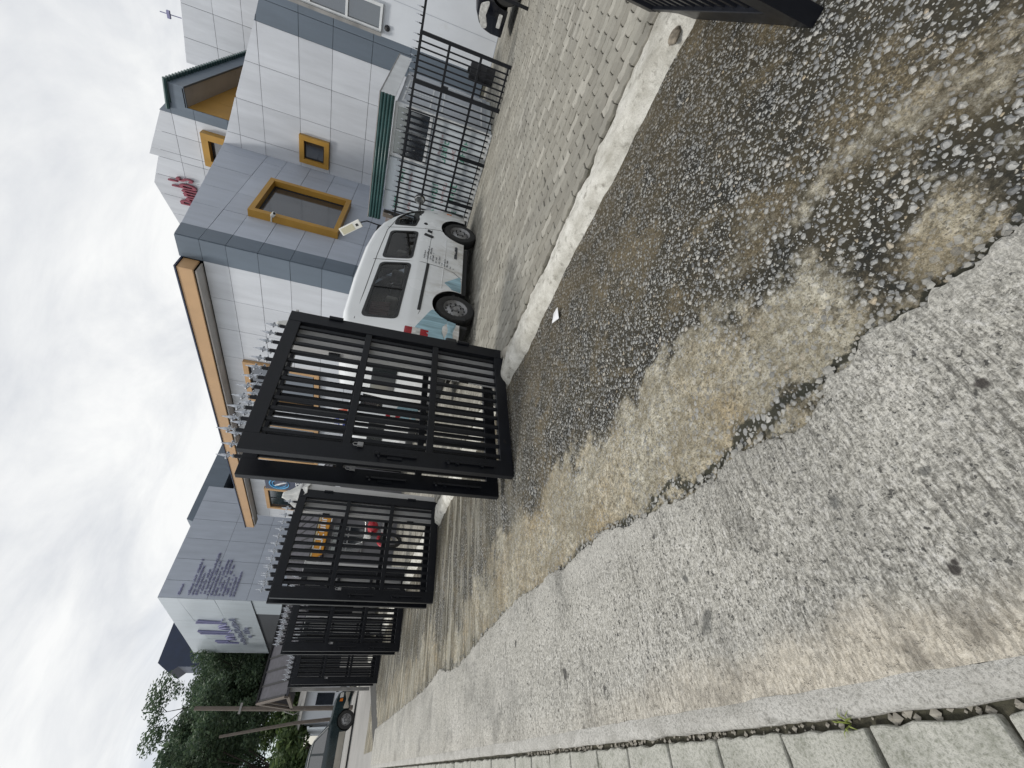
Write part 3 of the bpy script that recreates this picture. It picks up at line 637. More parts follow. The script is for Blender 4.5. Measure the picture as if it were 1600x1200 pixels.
def window(parent,axis,c,u0,u1,z0,z1,fm,gm,fw=.17,proud=.14,mull=0,sgn=-1,inner=True):
    # outer surround, recessed inner frame, pane
    b=MB()
    def bx(a0,a1,q0,q1,d0,d1):
        lo,hi=sorted((c+sgn*d0,c+sgn*d1))
        if axis=='X': b.box(lo,hi,a0,a1,q0,q1)
        else: b.box(a0,a1,lo,hi,q0,q1)
    bx(u0,u0+fw,z0,z1,.0,proud); bx(u1-fw,u1,z0,z1,.0,proud); bx(u0+fw,u1-fw,z1-fw,z1,.0,proud-.002); bx(u0+fw,u1-fw,z0,z0+fw,.0,proud-.002)
    f=b.build('window',fm,parent,.004)
    if inner:
        b=MB(); w=.045; a0,a1,q0,q1=u0+fw,u1-fw,z0+fw,z1-fw
        bx(a0,a0+w,q0,q1,.02,.05); bx(a1-w,a1,q0,q1,.02,.05); bx(a0+w,a1-w,q1-w,q1,.02,.049); bx(a0+w,a1-w,q0,q0+w,.02,.049)
        for k in range(mull):
            u=a0+(a1-a0)*(k+1)/(mull+1); bx(u-.02,u+.02,q0+w,q1-w,.02,.048)
        b.build('sash',M['dark_plastic'],f)
    b=MB(); bx(u0+fw,u1-fw,z0+fw,z1-fw,.018,.032); b.build('pane',gm,f)
    return f

# ------------------------------------------------------------------ main clad office building
bl=thing('office_building','white panelled office building with yellow framed windows and an orange roof fascia','building',(11,8.41,0))
def place(o): o.matrix_parent_inverse=bl.matrix_world.inverted(); return o
bpy.context.view_layer.update()
XF,YC,XR=11.0,8.41,16.68
def PB(mb,name,m,parent,**k):
    o=mb.build(name,m,None,**k)
    for q in SETS.get(o.name,[o]): q.parent=parent; q.matrix_parent_inverse=Matrix.Translation(-Vector(parent.location))
    return o
def in_parent(parent):
    class C: pass
    return parent
TOP=7.34
b=MB(); b.box(XF+.03,22,9.0,26.0,.0,TOP-.03); b.prism([(XF+.03,0),(XR+.6,0),(XR+.6,8.2),(XF+.55,TOP),(XF+.03,TOP-.03)],'Y',YC+.03,9.5)
b.prism([(8.8,0),(1.5,0),(1.5,6.0),(3.9,6.70),(8.8,8.25)],'X',XR+.03,XR+.6)
PB(b,'wall',M['joint'],bl)
zs=[.08,1.0,1.88,2.78,3.63,4.49,5.32,6.12,6.76,8.6]
b=MB(); clad(b,'X',XF,[9.08,10.37,11.64,12.97,14.25,15.55,16.85,18.15,19.45,20.75,22.05,23.35,24.65,26.0],zs,rect(9.08,26,.08,6.76)); PB(b,'street_cladding',M['panel'],bl)
b=MB(); clad(b,'X',XF,[YC-.02,9.08],zs,[(YC-.02,.08),(9.08,.08),(9.08,TOP),(YC-.02,TOP)],gap=.005,thick=.03)
clad(b,'Y',YC,[XF,11.55],zs,[(XF,.08),(11.55,.08),(11.55,7.40),(XF,TOP)],gap=.005,thick=.03); PB(b,'corner_band',M['panel_band'],bl)
b=MB(); clad(b,'Y',YC,[11.55,12.68,13.76,15.0,16.12,XR],zs,[(11.55,.08),(XR,.08),(XR,8.17),(11.55,7.40)]); PB(b,'side_cladding',M['panel_blue'],bl)
zr=[.08,1.3,2.42,3.54,4.69,5.66,6.82,7.6,8.6]
b=MB(); clad(b,'X',XR,[4.48,5.61,6.78,7.95,YC],zr,[(4.48,.08),(YC,.08),(YC,8.17),(4.48,6.87)]); PB(b,'right_cladding',M['panel'],bl)
b=MB(); clad(b,'X',XR,[1.5,3.9,4.48],zr,[(1.5,.08),(4.48,.08),(4.48,6.87),(3.9,6.70),(1.5,6.0)],thick=.03); PB(b,'edge_band',M['panel_band'],bl)
# roof overhang
FX=10.55
b=MB(); b.box(FX,FX+.06,9.12,26.7,6.86,7.26); b.box(FX+.06,XF-.0,9.12,9.18,6.862,7.258); b.box(FX+.06,XF,26.64,26.7,6.862,7.258); PB(b,'fascia',M['fascia'],bl,bevel=.015)
b=MB(); b.box(FX-.03,FX+.12,9.08,26.75,7.262,7.30); b.box(FX+.1,XF+.1,9.08,9.2,7.263,7.301); PB(b,'roof_edge',M['navy'],bl)
b=MB(); y=9.2
while y<26.5:
    b.box(FX+.062,XF+.02,y+.004,min(y+1.3,26.6)-.004,6.80,6.84); y+=1.3
PB(b,'soffit',M['soffit'],bl)
b=MB(); b.box(FX+.06,XF+1.5,9.2,26.6,7.1,7.22); PB(b,'roof',M['zinc'],bl)
for (u0,u1,mu) in ((12.98,15.18,1),(16.55,19.52,2),(22.38,24.66,1)):
    w=window(None,'X',XF-.02,u0,u1,3.64,6.14,M['orange_frame'],M['glass'],.17,.13,mu); w.parent=bl; w.matrix_parent_inverse=Matrix.Translation(-Vector(bl.location))
w=window(None,'Y',YC-.02,12.66,14.82,3.56,6.10,M['yellow'],M['glass'],.15,.24,0); w.parent=bl; w.matrix_parent_inverse=Matrix.Translation(-Vector(bl.location))
w=window(None,'X',XR-.02,7.25,8.20,4.70,5.68,M['yellow'],M['glass'],.16,.14,0); w.parent=bl; w.matrix_parent_inverse=Matrix.Translation(-Vector(bl.location))
b=MB(); b.box(10.9,13.6,8.05,8.30,2.36,2.50); b.box(10.95,11.05,8.1,8.2,.08,2.36); b.box(13.4,13.5,8.1,8.2,.08,2.36)  # plain dark bar on two uprights in front of the side wall
tag(b.build('dark_bar',M['fence_black']),'low dark bar on two uprights before the blue grey side wall behind the minibus','canopy')

def MT(txt,size,ext,name,m,right,up,loc,parent=None,shear=0,align='LEFT',sx=1,offset=0):
    cu=bpy.data.curves.new('t','FONT'); cu.body=txt; cu.size=size; cu.extrude=ext; cu.shear=shear; cu.align_x=align; cu.offset=offset
    o=bpy.data.objects.new('t',cu); COL.objects.link(o); dg=bpy.context.evaluated_depsgraph_get(); dg.update()
    me=bpy.data.meshes.new_from_object(o.evaluated_get(dg)); bpy.data.objects.remove(o); me.materials.clear(); me.materials.append(m); me.name=name
    r,u=Vector(right),Vector(up); n=r.cross(u); mt=Matrix.Identity(4)
    for i in range(3): mt[i][0]=r[i]*sx; mt[i][1]=u[i]; mt[i][2]=n[i]; mt[i][3]=loc[i]
    me.transform(mt); o=bpy.data.objects.new(name,me); COL.objects.link(o)
    if parent: o.parent=parent; o.matrix_parent_inverse=Matrix.Translation(-Vector(parent.location))
    return o
def scrawl(b,o,right,up,w,h,n,d=.01,dens=.85,sw=None,seed=0):
    # a line of unreadable small raised marks, letter sized
    rg=random.Random(seed); o=Vector(o); r=Vector(right); u=Vector(up); nn=r.cross(u); cw=w/n; sw=sw or h*.16
    for k in range(n):
        if rg.random()>dens: continue
        x=k*cw; hh=h*rg.choice((1,.7,.7,.7,1)); kind=rg.randrange(4); P=lambda a,c: o+r*(x+a*cw*.72)+u*(c*hh)+nn*(d/2)
        segs={0:((0,0,0,1),(0,1,.9,1),(.9,1,.9,0)),1:((0,0,0,1),(0,.5,.8,.5)),2:((0,0,0,1),(0,0,.9,0),(.9,0,.9,1)),3:((0,0,0,1),(0,1,.8,1),(0,0,.8,0))}[kind]
        for (a,c,a2,c2) in segs: b.bar(P(a,c),P(a2,c2),sw,d,up=nn)
    return b

# sign panel and poster on the street front
sg=thing('wall_sign','dark navy wall sign with a pale blue oval emblem and white letters','sign',(XF-.03,21.75,4.0))
def SP(mb,name,m,**k): return PB(mb,name,m,sg,**k)
b=MB(); b.box(XF-.12,XF-.03,21.15,22.36,3.7,6.05); SP(b,'sign_panel',M['sign_navy'],bevel=.01)
b=MB(); b.box(XF-.125,XF-.03,22.362,22.40,3.7,6.08); b.box(XF-.125,XF-.03,21.11,21.148,3.7,6.08); SP(b,'sign_trim',M['white_frame'])
b=MB()
for r0,w0 in ((.46,.05),(.33,.03)):
    pts=[(XF-.135,21.75+r0*math.cos(a),5.40+r0*.95*math.sin(a)) for a in [2*math.pi*k/40 for k in range(41)]]
    b.tube(pts,[w0*(.55+.45*math.sin(k*.157+1)) for k in range(41)],6)
SP(b,'oval_emblem',M['sky_blue'],smooth=True)
b=MB(); b.tube([(XF-.14,21.95,5.62),(XF-.14,21.80,5.42),(XF-.14,21.68,5.30),(XF-.14,21.55,5.05)],[.02,.05,.05,.02],6); SP(b,'emblem_stroke',M['white_text'],smooth=True)
MT('KICE',.34,.012,'lettering',M['white_text'],(0,-1,0),(0,0,1),(XF-.13,22.2,4.42),sg,offset=.006)
po=thing('wall_poster','small white wall poster with blue letters and a red mark under the second window','poster',(XF-.03,15.6,2.6))
b=MB(); b.box(XF-.06,XF-.03,14.6,16.5,2.35,3.15); PB(b,'poster_board',M['white_text'],po)
b=MB()
scrawl(b,(XF-.062,16.35,2.85),(0,-1,0),(0,0,1),.9,.2,6,.006,seed=2); scrawl(b,(XF-.062,16.35,2.5),(0,-1,0),(0,0,1),1.2,.24,5,.006,.9,.08,seed=5); PB(b,'blue_lettering',mat('poster_blue',(.03,.06,.4),.5),po)
b=MB(); b.prism([(15.25,2.45),(14.8,2.45),(14.95,2.9),(15.2,2.95)],'X',XF-.066,XF-.061); PB(b,'red_mark',mat('poster_red',(.55,.10,.05),.5),po)

# ------------------------------------------------------------------ gabled building behind
gb=thing('gabled_building','tall pale stepped gable building behind the office with maroon script letters','building',(20,9.1,0))
def GP(mb,name,m,**k): return PB(mb,name,m,gb,**k)
GX=20.0
sil=[(9.45,0),(16.5,0),(16.5,11.0),(14.66,12.0),(12.76,12.63),(11.49,12.21),(11.45,12.52),(9.55,11.74),(9.45,11.7)]
b=MB(); b.prism([(9.2,0),(16.5,0),(16.5,10.95),(12.74,12.55),(9.55,11.6),(9.2,11.35)],'X',GX+.03,GX+6); GP(b,'wall',M['joint'])
zg=[6.5,8.0,9.3,10.5,11.32,12.7]; ug=[9.5,10.2,10.95,11.47,12.3,13.35,14.4,15.45,16.5]
b=MB(); clad(b,'X',GX,[9.5,10.35,11.15,11.47],zg,[(9.5,6.5),(11.47,6.5),(11.47,12.52),(9.5,11.72)],gap=.008)
clad(b,'X',GX,[11.47,12.30,13.2,14.1,15.0,16.5],zg,[(11.47,6.5),(16.5,6.5),(16.5,11.0),(14.66,12.0),(12.76,12.63),(11.47,12.2)],gap=.008); GP(b,'gable_cladding',M['panel'])
b=MB(); clad(b,'X',GX,[9.1,9.5],zg,[(9.1,6.5),(9.5,6.5),(9.5,11.74),(9.1,11.40)],gap=.006,thick=.035); GP(b,'corner_band',M['panel_band'])
b=MB(); clad(b,'Y',9.12,[GX+.02,21.3,22.6,23.9,25.2,26.4],[6.5,8.8,10.8],[(GX,6.5),(26.4,6.5),(26.4,10.3),(GX,10.75)],gap=.006); GP(b,'side_wall',M['yellow_wall'])
b=MB(); b.prism([(GX-.05,10.70),(GX-.05,11.22),(27,10.1),(27,9.6)],'Y',8.35,8.42); b.prism([(GX-.05,10.70),(GX+.02,10.7),(GX+.02,11.22),(GX-.05,11.22)],'Y',8.42,9.1); GP(b,'side_fascia',M['panel_band'])
b=MB(); b.prism([(GX-.05,10.72),(GX-.05,10.76),(27,9.66),(27,9.62)],'Y',8.42,9.1); GP(b,'side_soffit',M['soffit'])
b=MB()
for k in range(40):
    x=GX-.12+k*.18; z=11.24-(x-GX)*.16; b.tube([(x,8.2,z),(x,9.3,z+.10)],.07,6)
GP(b,'corrugated_roof',M['green_roof'],smooth=True)
w=window(None,'X',GX-.02,9.78,11.15,8.3,10.28,M['yellow'],M['glass'],.26,.3,0); w.parent=gb; w.matrix_parent_inverse=Matrix.Translation(-Vector(gb.location))
for (ex,mm,dz) in ((.03,'text_dark',0),(.06,'text_maroon',.0)):
    pass
MT("Pamb's",1.35,.05,'lettering',M['text_maroon'],(0,-.97,.24),(0,.10,.99),(GX-.1,13.42,10.72),gb,shear=.15,sx=.36,offset=.015)
# far white panelled block
fb=thing('far_panel_block','tall plain white panelled block at the upper right behind the ochre recess','building',(26,7,0))
b=MB(); b.prism([(2,0),(10.1,0),(10.1,12.6),(9.3,13.0),(9.3,13.2),(7.2,13.02),(2,12.6)],'X',26.03,27); PB(b,'wall',M['joint'],fb)
b=MB(); clad(b,'X',26,[4.4,6.0,7.35,8.65,9.75,10.1],[8,9.3,10.55,11.75,13.3],[(4,8),(9.72,8),(9.72,13.22),(4,12.75)],gap=.008); clad(b,'X',26,[9.72,10.1],[8,12.6],rect(9.72,10.1,8,12.6)); PB(b,'cladding',M['panel'],fb)
b=MB(); b.tube([(26,7.95,13.1),(25.9,7.95,13.9)],.02,6); b.box(25.85,25.95,7.8,8.1,13.5,13.62); PB(b,'aerial',M['text_purple'],fb)

# ------------------------------------------------------------------ white rendered house at the right edge
XW=15.0
hw=thing('white_house','plain white rendered house at the right edge with aluminium sliding window','building',(XW,0,0))
b=MB(); b.box(XW,XW+7,-8,3.32,0,9.5); PB(b,'wall',M['white_wall'],hw)
b=MB()
for (u0,u1) in ((2.58,2.68),(3.12,3.22),):
    pass
WY0,WY1,WZ0,WZ1=2.62,3.24,3.12,6.3
b=MB(); b.box(XW-.10,XW,WY0,WY0+.07,WZ0,WZ1); b.box(XW-.10,XW,WY1-.08,WY1,WZ0,WZ1)
for z in (WZ0,3.98,4.9,WZ1-.06): b.box(XW-.099,XW,WY0+.07,WY1-.08,z,z+.06)
f=PB(b,'window',M['white_frame'],hw,bevel=.004)
b=MB(); b.box(XW-.03,XW-.01,WY0+.07,WY1-.08,WZ0+.06,WZ1-.06); g=b.build('pane',M['glass'],f)
b=MB(); b.box(XW-.16,XW-.1,WY1-.02,WY1+.06,WZ0-.02,WZ1); g=b.build('sill',M['zinc'],f)
b=MB(); b.lathe([(.0,.09),(.05,.07),(.07,.02),(.075,0),(0,0)],(XW,3.10,2.98),(-1,0,0),12); tag(b.build('dome_camera',M['dark_plastic'],smooth=True),'small black dome camera on the white house wall under its window','camera')
b=MB(); b.box(XW-.012,XW,-2,3.3,.08,.10); b.box(XW-.006,XW,2.46,2.468,.1,2.9); PB(b,'wall_joint',M['grey_sheet'],hw)

# ------------------------------------------------------------------ black fence in front of the kiosk
fx=9.94
def spike(b,x,y,z,s=1): 
    finial(b,x,y,z,s)
fe=thing('steel_fence','black steel picket fence with small finials in front of the white kiosk','fence',(fx,2.72,.08))
b=MB()
for z in (.665,1.265,1.80): b.box(fx-.018,fx+.018,2.72,6.0,z-.022,z+.022)
b.box(fx-.012,fx+.012,2.72,6.0,.20,.22); PB(b,'rail',M['fence_black'],fe)
b=MB(); y=2.83
while y<5.95: b.box(fx-.012,fx+.012,y-.0125,y+.0125,.14,1.84); y+=.118
PB(b,'picket',M['fence_black'],fe)
b=MB(); finial(b,0,0,0,.55); FIN=b.build('finial',[M['fence_black'],M['silver']],smooth=True); FIN_USED=[False]
def put_finial(par,y,z):
    o=FIN if not FIN_USED[0] else FIN.copy()
    if FIN_USED[0]: COL.objects.link(o)
    FIN_USED[0]=True; o.parent=par; o.matrix_parent_inverse=Matrix.Translation(-Vector(par.location)); o.location=(fx,y,z)
y=2.83
while y<5.95: put_finial(fe,y,1.83); y+=.118
for y in (3.80,4.82,5.84):
    b=MB(); b.box(fx-.03,fx+.03,y-.03,y+.03,.06,.66); PB(b,'post',M['fence_black'],fe,bevel=.003)
fg=thing('fence_gate','black steel fence gate panel with heavy frame standing right of the kiosk','gate',(fx,1.9,.08))
b=MB(); b.box(fx-.025,fx+.025,1.88,1.94,.06,1.82); b.box(fx-.025,fx+.025,2.64,2.715,.06,1.82)
b.box(fx-.023,fx+.023,1.94,2.64,1.77,1.818); b.box(fx-.023,fx+.023,1.94,2.64,1.245,1.29); b.box(fx-.023,fx+.023,1.94,2.64,.645,.69); b.box(fx-.023,fx+.023,1.94,2.64,.12,.15); PB(b,'frame',M['fence_black'],fg,bevel=.003)
b=MB()
for k in range(6): y=2.035+k*.10; b.box(fx-.012,fx+.012,y-.0125,y+.0125,.1,1.8)
PB(b,'picket',M['fence_black'],fg)
for k in range(7): put_finial(fg,1.96+k*.11,1.815)
b=MB(); b.box(fx-.04,fx+.04,2.60,2.66,1.15,1.28); PB(b,'lock_box',M['fence_black'],fg)
ff=thing('steel_fence','black steel fence panel at the right frame edge before the black saloon','fence',(fx,1.0,.08))
b=MB(); b.box(fx-.02,fx+.02,.2,1.88,1.775,1.815); b.box(fx-.03,fx+.03,.98,1.03,.06,1.1) ; PB(b,'rail',M['fence_black'],ff)
for k in range(14): put_finial(ff,.3+k*.115,1.812)

# ------------------------------------------------------------------ kiosk
KX,KY0,KY1=10.06,3.20,5.50
kk=thing('white_kiosk','white sheet metal kiosk with green corrugated roof and faded green lettering','kiosk',(KX,KY0,.08))
def KP(mb,name,m,**k): return PB(mb,name,m,kk,**k)
b=MB(); b.box(KX+.03,12.4,KY0+.03,KY1,.08,1.36); b.box(KX+.03,12.4,4.26,KY1,1.36,2.10); b.box(11.6,12.4,KY0+.03,4.26,1.36,2.1); KP(b,'wall',M['kiosk'])
b=MB()
for (u0,u1) in ((KY0,4.22),(4.27,5.02),(5.03,KY1)):
    b.box(KX,KX+.03,u0+.004,u1-.004,.20,1.32 if u0<4.2 else 2.10)
KP(b,'front_sheet',M['kiosk'],bevel=.003)
b=MB(); b.box(KX-.02,KX+.03,KY0-.02,KY1,.08,.19); b.box(KX-.015,KX+.04,KY0-.02,KY0+.045,.19,2.1); b.box(KX-.03,KX+.1,KY0,4.24,1.325,1.385); b.box(KX-.01,KX+.04,KY0+.045,4.24,2.03,2.1); b.box(KX-.01,KX+.04,4.17,4.24,1.385,2.03); b.box(KX-.005,KX+.03,3.68,3.71,1.385,2.03); KP(b,'trim',M['white_frame'],bevel=.003)
b=MB(); b.box(KX+.02,KX+.028,KY0+.05,4.17,1.39,2.03); KP(b,'window_pane',M['glass'])
b=MB(); b.box(KX+.05,12.4,KY0,KY0+.028,.2,1.28); b.box(KX+.05,12.4,KY0,KY0+.028,1.34,2.08); KP(b,'side_sheet',M['grey_sheet'])
b=MB()
for (a0,a1,z0,z1) in ((10.35,11.2,.3,1.2),(11.3,12.2,.3,1.2),(10.25,10.95,1.42,2.0),(11.05,11.75,1.42,2.0)):
    b.box(a0,a1,KY0-.012,KY0,z0,z0+.03); b.box(a0,a1,KY0-.012,KY0,z1-.03,z1); b.box(a0,a0+.03,KY0-.011,KY0,z0+.03,z1-.03); b.box(a1-.03,a1,KY0-.011,KY0,z0+.03,z1-.03)
KP(b,'side_trim',M['white_frame'])
b=MB(); n=60
pts=[]
for k in range(n*2+1):
    x=9.90+k*(12.9-9.9)/(n*2); pts.append(x)
# corrugated canopy fascia (deep profiled edge along the street) and roof sheet
vs=[];fs=[]
NN=36
for k in range(NN+1):
    z=2.11+k*.27/NN; dxx=.018*math.sin(k/NN*2*math.pi*4.2)
    for y in (3.05,5.72): vs.append((9.90+dxx,y,z))
for k in range(NN): fs.append((2*k,2*k+1,2*k+3,2*k+2))
b=MB().add(vs,fs); o=KP(b,'roof_fascia',M['green_roof'],smooth=True); sm=o.modifiers.new('t','SOLIDIFY'); sm.thickness=.012
b=MB(); b.box(9.88,12.95,3.05,5.74,2.382,2.40); KP(b,'roof',M['zinc'])
b=MB(); b.box(9.93,12.9,3.06,3.075,2.1,2.38); KP(b,'gable_board',M['white_frame'])
b=MB()
for i,(y0,z0,w,h,n) in enumerate(((4.05,.92,.5,.13,4),(3.95,.52,.5,.15,5),(5.0,.95,.5,.15,5),(4.9,.55,.5,.16,4),(4.72,1.72,.33,.14,3),(5.4,1.78,.33,.12,4),(5.42,.9,.35,.12,4),(5.40,.42,.36,.16,4))):
    scrawl(b,(KX-.002,y0,z0),(0,-1,0),(0,0,1),w,h*.85,n+1,.004,1,.019,seed=20+i)
KP(b,'green_lettering',M['text_green'])
b=MB()
for i,(y0,z0,w,h,n) in enumerate(((3.9,1.05,.42,.06,6),(4.05,.75,.5,.07,6),(4.95,.78,.5,.06,6),(4.85,1.55,.4,.06,6),(5.4,1.5,.3,.06,5),(5.38,.72,.3,.06,5))):
    scrawl(b,(KX-.002,y0,z0),(0,-1,0),(0,0,1),w,h*.8,n+1,.004,.9,.010,seed=40+i)
KP(b,'red_lettering',M['text_red'])
# timber post, solar lamp
b=MB(); b.bar((10.6,5.98,0.05),(10.6,5.92,2.12),.16,.14,up=(0,1,0)); tag(b.build('timber_post',M['timber'],bevel=.02),'weathered pale timber post between the kiosk and the minibus roof','post')
b=MB(); b.bar((10.75,6.2,0.05),(10.75,6.12,2.05),.2,.12,up=(0,1,0)); tag(b.build('stone_gate_pier',mat('pink_render',(.32,.27,.26),.9,0,.2,3)),'dull pinkish stub pillar at the left end of the white kiosk','pillar')
sl=thing('solar_lamp','white solar street lamp head on a thin bent black arm above the minibus','lamp',(10.4,6.17,2.2))
b=MB(); b.tube([(10.4,6.17,.06),(10.4,6.17,2.24),(10.4,6.15,2.46),(10.38,6.22,2.60)],.016,8); PB(b,'pole',M['fence_black'],sl,smooth=True)
p,q=Vector((10.36,6.22,2.60)),Vector((10.30,6.60,3.04)); b=MB(); b.bar(p,q,.20,.05,up=(-1,0,.2)); PB(b,'lamp_head',M['lamp_white'],sl,bevel=.012)
dd=(q-p).normalized(); nn=Vector((-1,0,.2)); nn=(nn-dd*nn.dot(dd)).normalized()
b=MB(); p2=p+dd*.20+nn*.028; q2=p+dd*.54+nn*.028; b.bar(p2,q2,.15,.006,up=nn); PB(b,'led_panel',M['lamp_led'],sl)
b=MB(); p2=p+dd*.08+nn*.03; q2=p+dd*.14+nn*.03; b.bar(p2,q2,.06,.01,up=nn); PB(b,'sensor',M['dark_plastic'],sl)
cc=thing('security_camera','small white security camera fixed at the left jamb of the big yellow window','camera',(12.62,8.1,5.38))
b=MB(); b.tube([(12.64,8.36,5.46),(12.64,8.14,5.44)],.02,6); PB(b,'bracket',M['lamp_white'],cc)
b=MB(); b.bar((12.68,8.18,5.44),(12.52,7.98,5.32),.10,.10); PB(b,'camera_body',M['lamp_white'],cc,bevel=.02)
b=MB(); b.lathe([(.0,.012),(.035,.01),(.04,0)],(12.52,7.98,5.32),(-.16,-.2,-.12),10); PB(b,'lens',M['dark_plastic'],cc)

def drum(name,label,x,y,r,h,m,cat):
    t=thing(name,label,cat,(x,y,.08)); b=MB()
    b.lathe([(0,0),(r,.0),(r,.03),(r*.97,.05),(r*.97,h*.32),(r,h*.34),(r*.97,h*.36),(r*.97,h*.66),(r,h*.68),(r*.97,h*.70),(r*.96,h-.02),(r*.85,h),(0,h)],(0,0,0),(0,0,1),20); b.build('drum_body',m,t,smooth=True)
    b=MB(); b.lathe([(0,h+.06),(r*.3,h+.05),(r*.3,h-.005)],(0,0,0),(0,0,1),14); b.build('cap',M['dark_plastic'],t,smooth=True); return t
drum('plastic_drum','dark stained drum standing behind the fence gate beside the kiosk',13.3,2.92,.22,.62,M['dark_wall'],'drum')


# ------------------------------------------------------------------ vehicles
def interp(pts,x):
    if x<=pts[0][0]: return pts[0][1]
    for (a,b) in zip(pts[:-1],pts[1:]):
        if x<=b[0]:
            k=(x-a[0])/(b[0]-a[0]); return a[1]+(b[1]-a[1])*k
    return pts[-1][1]
class Vehicle:
    def __init__(s,length,hw,top,arches,arch_r,sill,belt,tumble,zc,corner,front_taper,rear_taper):
        s.__dict__.update(locals())
    def w(s,x,z):
        w=s.hw
        if x>s.front_taper[0]: w-=s.front_taper[1]*((x-s.front_taper[0])/(s.length-s.front_taper[0]))**2.2
        if x<s.rear_taper[0]: w-=s.rear_taper[1]*((s.rear_taper[0]-x)/s.rear_taper[0])**3
        if z>s.belt: w-=(z-s.belt)*s.tumble
        if z<.45: w-=(.45-z)*.10
        return w
    def bot(s,x):
        for c in s.arches:
            if abs(x-c)<s.arch_r: return s.zc+math.sqrt(s.arch_r**2-(x-c)**2)
        return s.sill
    def body(s,name,m,parent,holes=(),dx=.09,dz=.14,wind=None):
        xs=set()
        n=int(s.length/dx)
        for i in range(n+1): xs.add(round(s.length*i/n,4))
        for p in s.top: xs.add(p[0])
        for c in s.arches:
            for k in range(-12,13): xs.add(round(c+s.arch_r*math.sin(k/12*math.pi/2)*.9999,4))
            xs.add(c-s.arch_r-.003); xs.add(c+s.arch_r+.003)
        xs=sorted(x for x in xs if 0<=x<=s.length)
        rings=[]
        for x in xs:
            zr=interp(s.top,x); zb=s.bot(x); r=min(s.corner,.35*(zr-zb)); half=[]
            lev=[zb]+[s.sill+(dz*k) for k in range(1,int(1.68/dz)+1)]
            zt=zr-r
            for k,z in enumerate(lev): half.append((s.w(x,min(max(z,zb+.002*k),zt-.002*(len(lev)-k))),min(max(z,zb+.002*k),zt-.002*(len(lev)-k))))
            wt=s.w(x,zt)
            for k in range(1,6):
                a=k/5*math.pi/2*.86; half.append((wt-r+r*math.cos(a),zr-r+r*math.sin(a)))
            wl=half[-1][0]; zl=half[-1][1]
            for k in (.66,.33,0): half.append((wl*k,zl+(.018*(1-k*k))))
            ring=[(x,-y,z) for y,z in half]+[(x,y,z) for y,z in half[-2::-1]]
            rings.append(ring)
        n=len(rings[0]); vs=[p for r in rings for p in r]; fs=[]
        for i in range(len(rings)-1):
            for k in range(n-1): fs.append((i*n+k,(i+1)*n+k,(i+1)*n+k+1,i*n+k+1))
        if holes or wind:
            def inside(px,pz,pl):
                c=False; j=len(pl)-1
                for i in range(len(pl)):
                    if (pl[i][1]>pz)!=(pl[j][1]>pz) and px<(pl[j][0]-pl[i][0])*(pz-pl[i][1])/(pl[j][1]-pl[i][1])+pl[i][0]: c=not c
                    j=i
                return c
            keep=[]
            for f in fs:
                q=np.mean([vs[i] for i in f],0); cut=False
                if abs(q[1])>.6: cut=any(inside(q[0],q[2],h) for h in holes)
                if wind and wind[0]<q[0]<wind[1] and abs(q[1])<s.w(q[0],1.4)-.17 and q[2]>interp(s.top,q[0])-.1: cut=True
                if not cut: keep.append(f)
            fs=keep
        fs.append(tuple(range(n))); fs.append(tuple((len(rings)-1)*n+k for k in range(n-1,-1,-1)))
        # floor pan
        vs+= [(0.05,-s.hw+.08,s.sill+.02),(s.length-.05,-s.hw+.08,s.sill+.02),(s.length-.05,s.hw-.08,s.sill+.02),(0.05,s.hw-.08,s.sill+.02)]
        fs.append((len(vs)-4,len(vs)-3,len(vs)-2,len(vs)-1))
        return MB().add(vs,fs).build(name,m,parent,smooth=True)
    def patch(s,b,poly,off,sides=(-1,1),rad=.05,seg=5):
        # rounded polygon in (x,z) laid on the body side
        pts=[]
        n=len(poly)
        for i in range(n):
            p=Vector(poly[i]); a=Vector(poly[i-1]); c=Vector(poly[(i+1)%n]); r=min(rad,(a-p).length*.45,(c-p).length*.45)
            p0=p+(a-p).normalized()*r; p1=p+(c-p).normalized()*r
            for k in range(seg+1):
                t=k/seg; q=p0*(1-t)**2+p*2*t*(1-t)+p1*t*t; pts.append((q.x,q.y))
        cx=sum(p[0] for p in pts)/len(pts); cz=sum(p[1] for p in pts)/len(pts)
        for sd in sides:
            vs=[];N_=len(pts)
            for kk in (1,.85,.7): vs+=[(cx+(x-cx)*kk,sd*(s.w(cx+(x-cx)*kk,cz+(z-cz)*kk)+off),cz+(z-cz)*kk) for x,z in pts]
            vs.append((cx,sd*(s.w(cx,cz)+off),cz)); fs=[]
            # skirt so the patch has an edge
            base=len(vs); vs+=[(x,sd*(s.w(x,z)-.01),z) for x,z in pts]
            for k in range(N_):
                k2=(k+1)%N_
                fs+= [(k,k2,N_+k2,N_+k),(N_+k,N_+k2,2*N_+k2,2*N_+k),(2*N_+k,2*N_+k2,3*N_),(base+k,base+k2,k2,k)]
            b.add(vs,fs)
        return b
    def outline(s,poly,rad=.05,seg=5):
        pts=[]; n=len(poly)
        for i in range(n):
            p=Vector(poly[i]); a=Vector(poly[i-1]); c=Vector(poly[(i+1)%n]); r=min(rad,(a-p).length*.45,(c-p).length*.45)
            p0=p+(a-p).normalized()*r; p1=p+(c-p).normalized()*r
            for k in range(seg+1):
                t=k/seg; q=p0*(1-t)**2+p*2*t*(1-t)+p1*t*t; pts.append((q.x,q.y))
        return pts
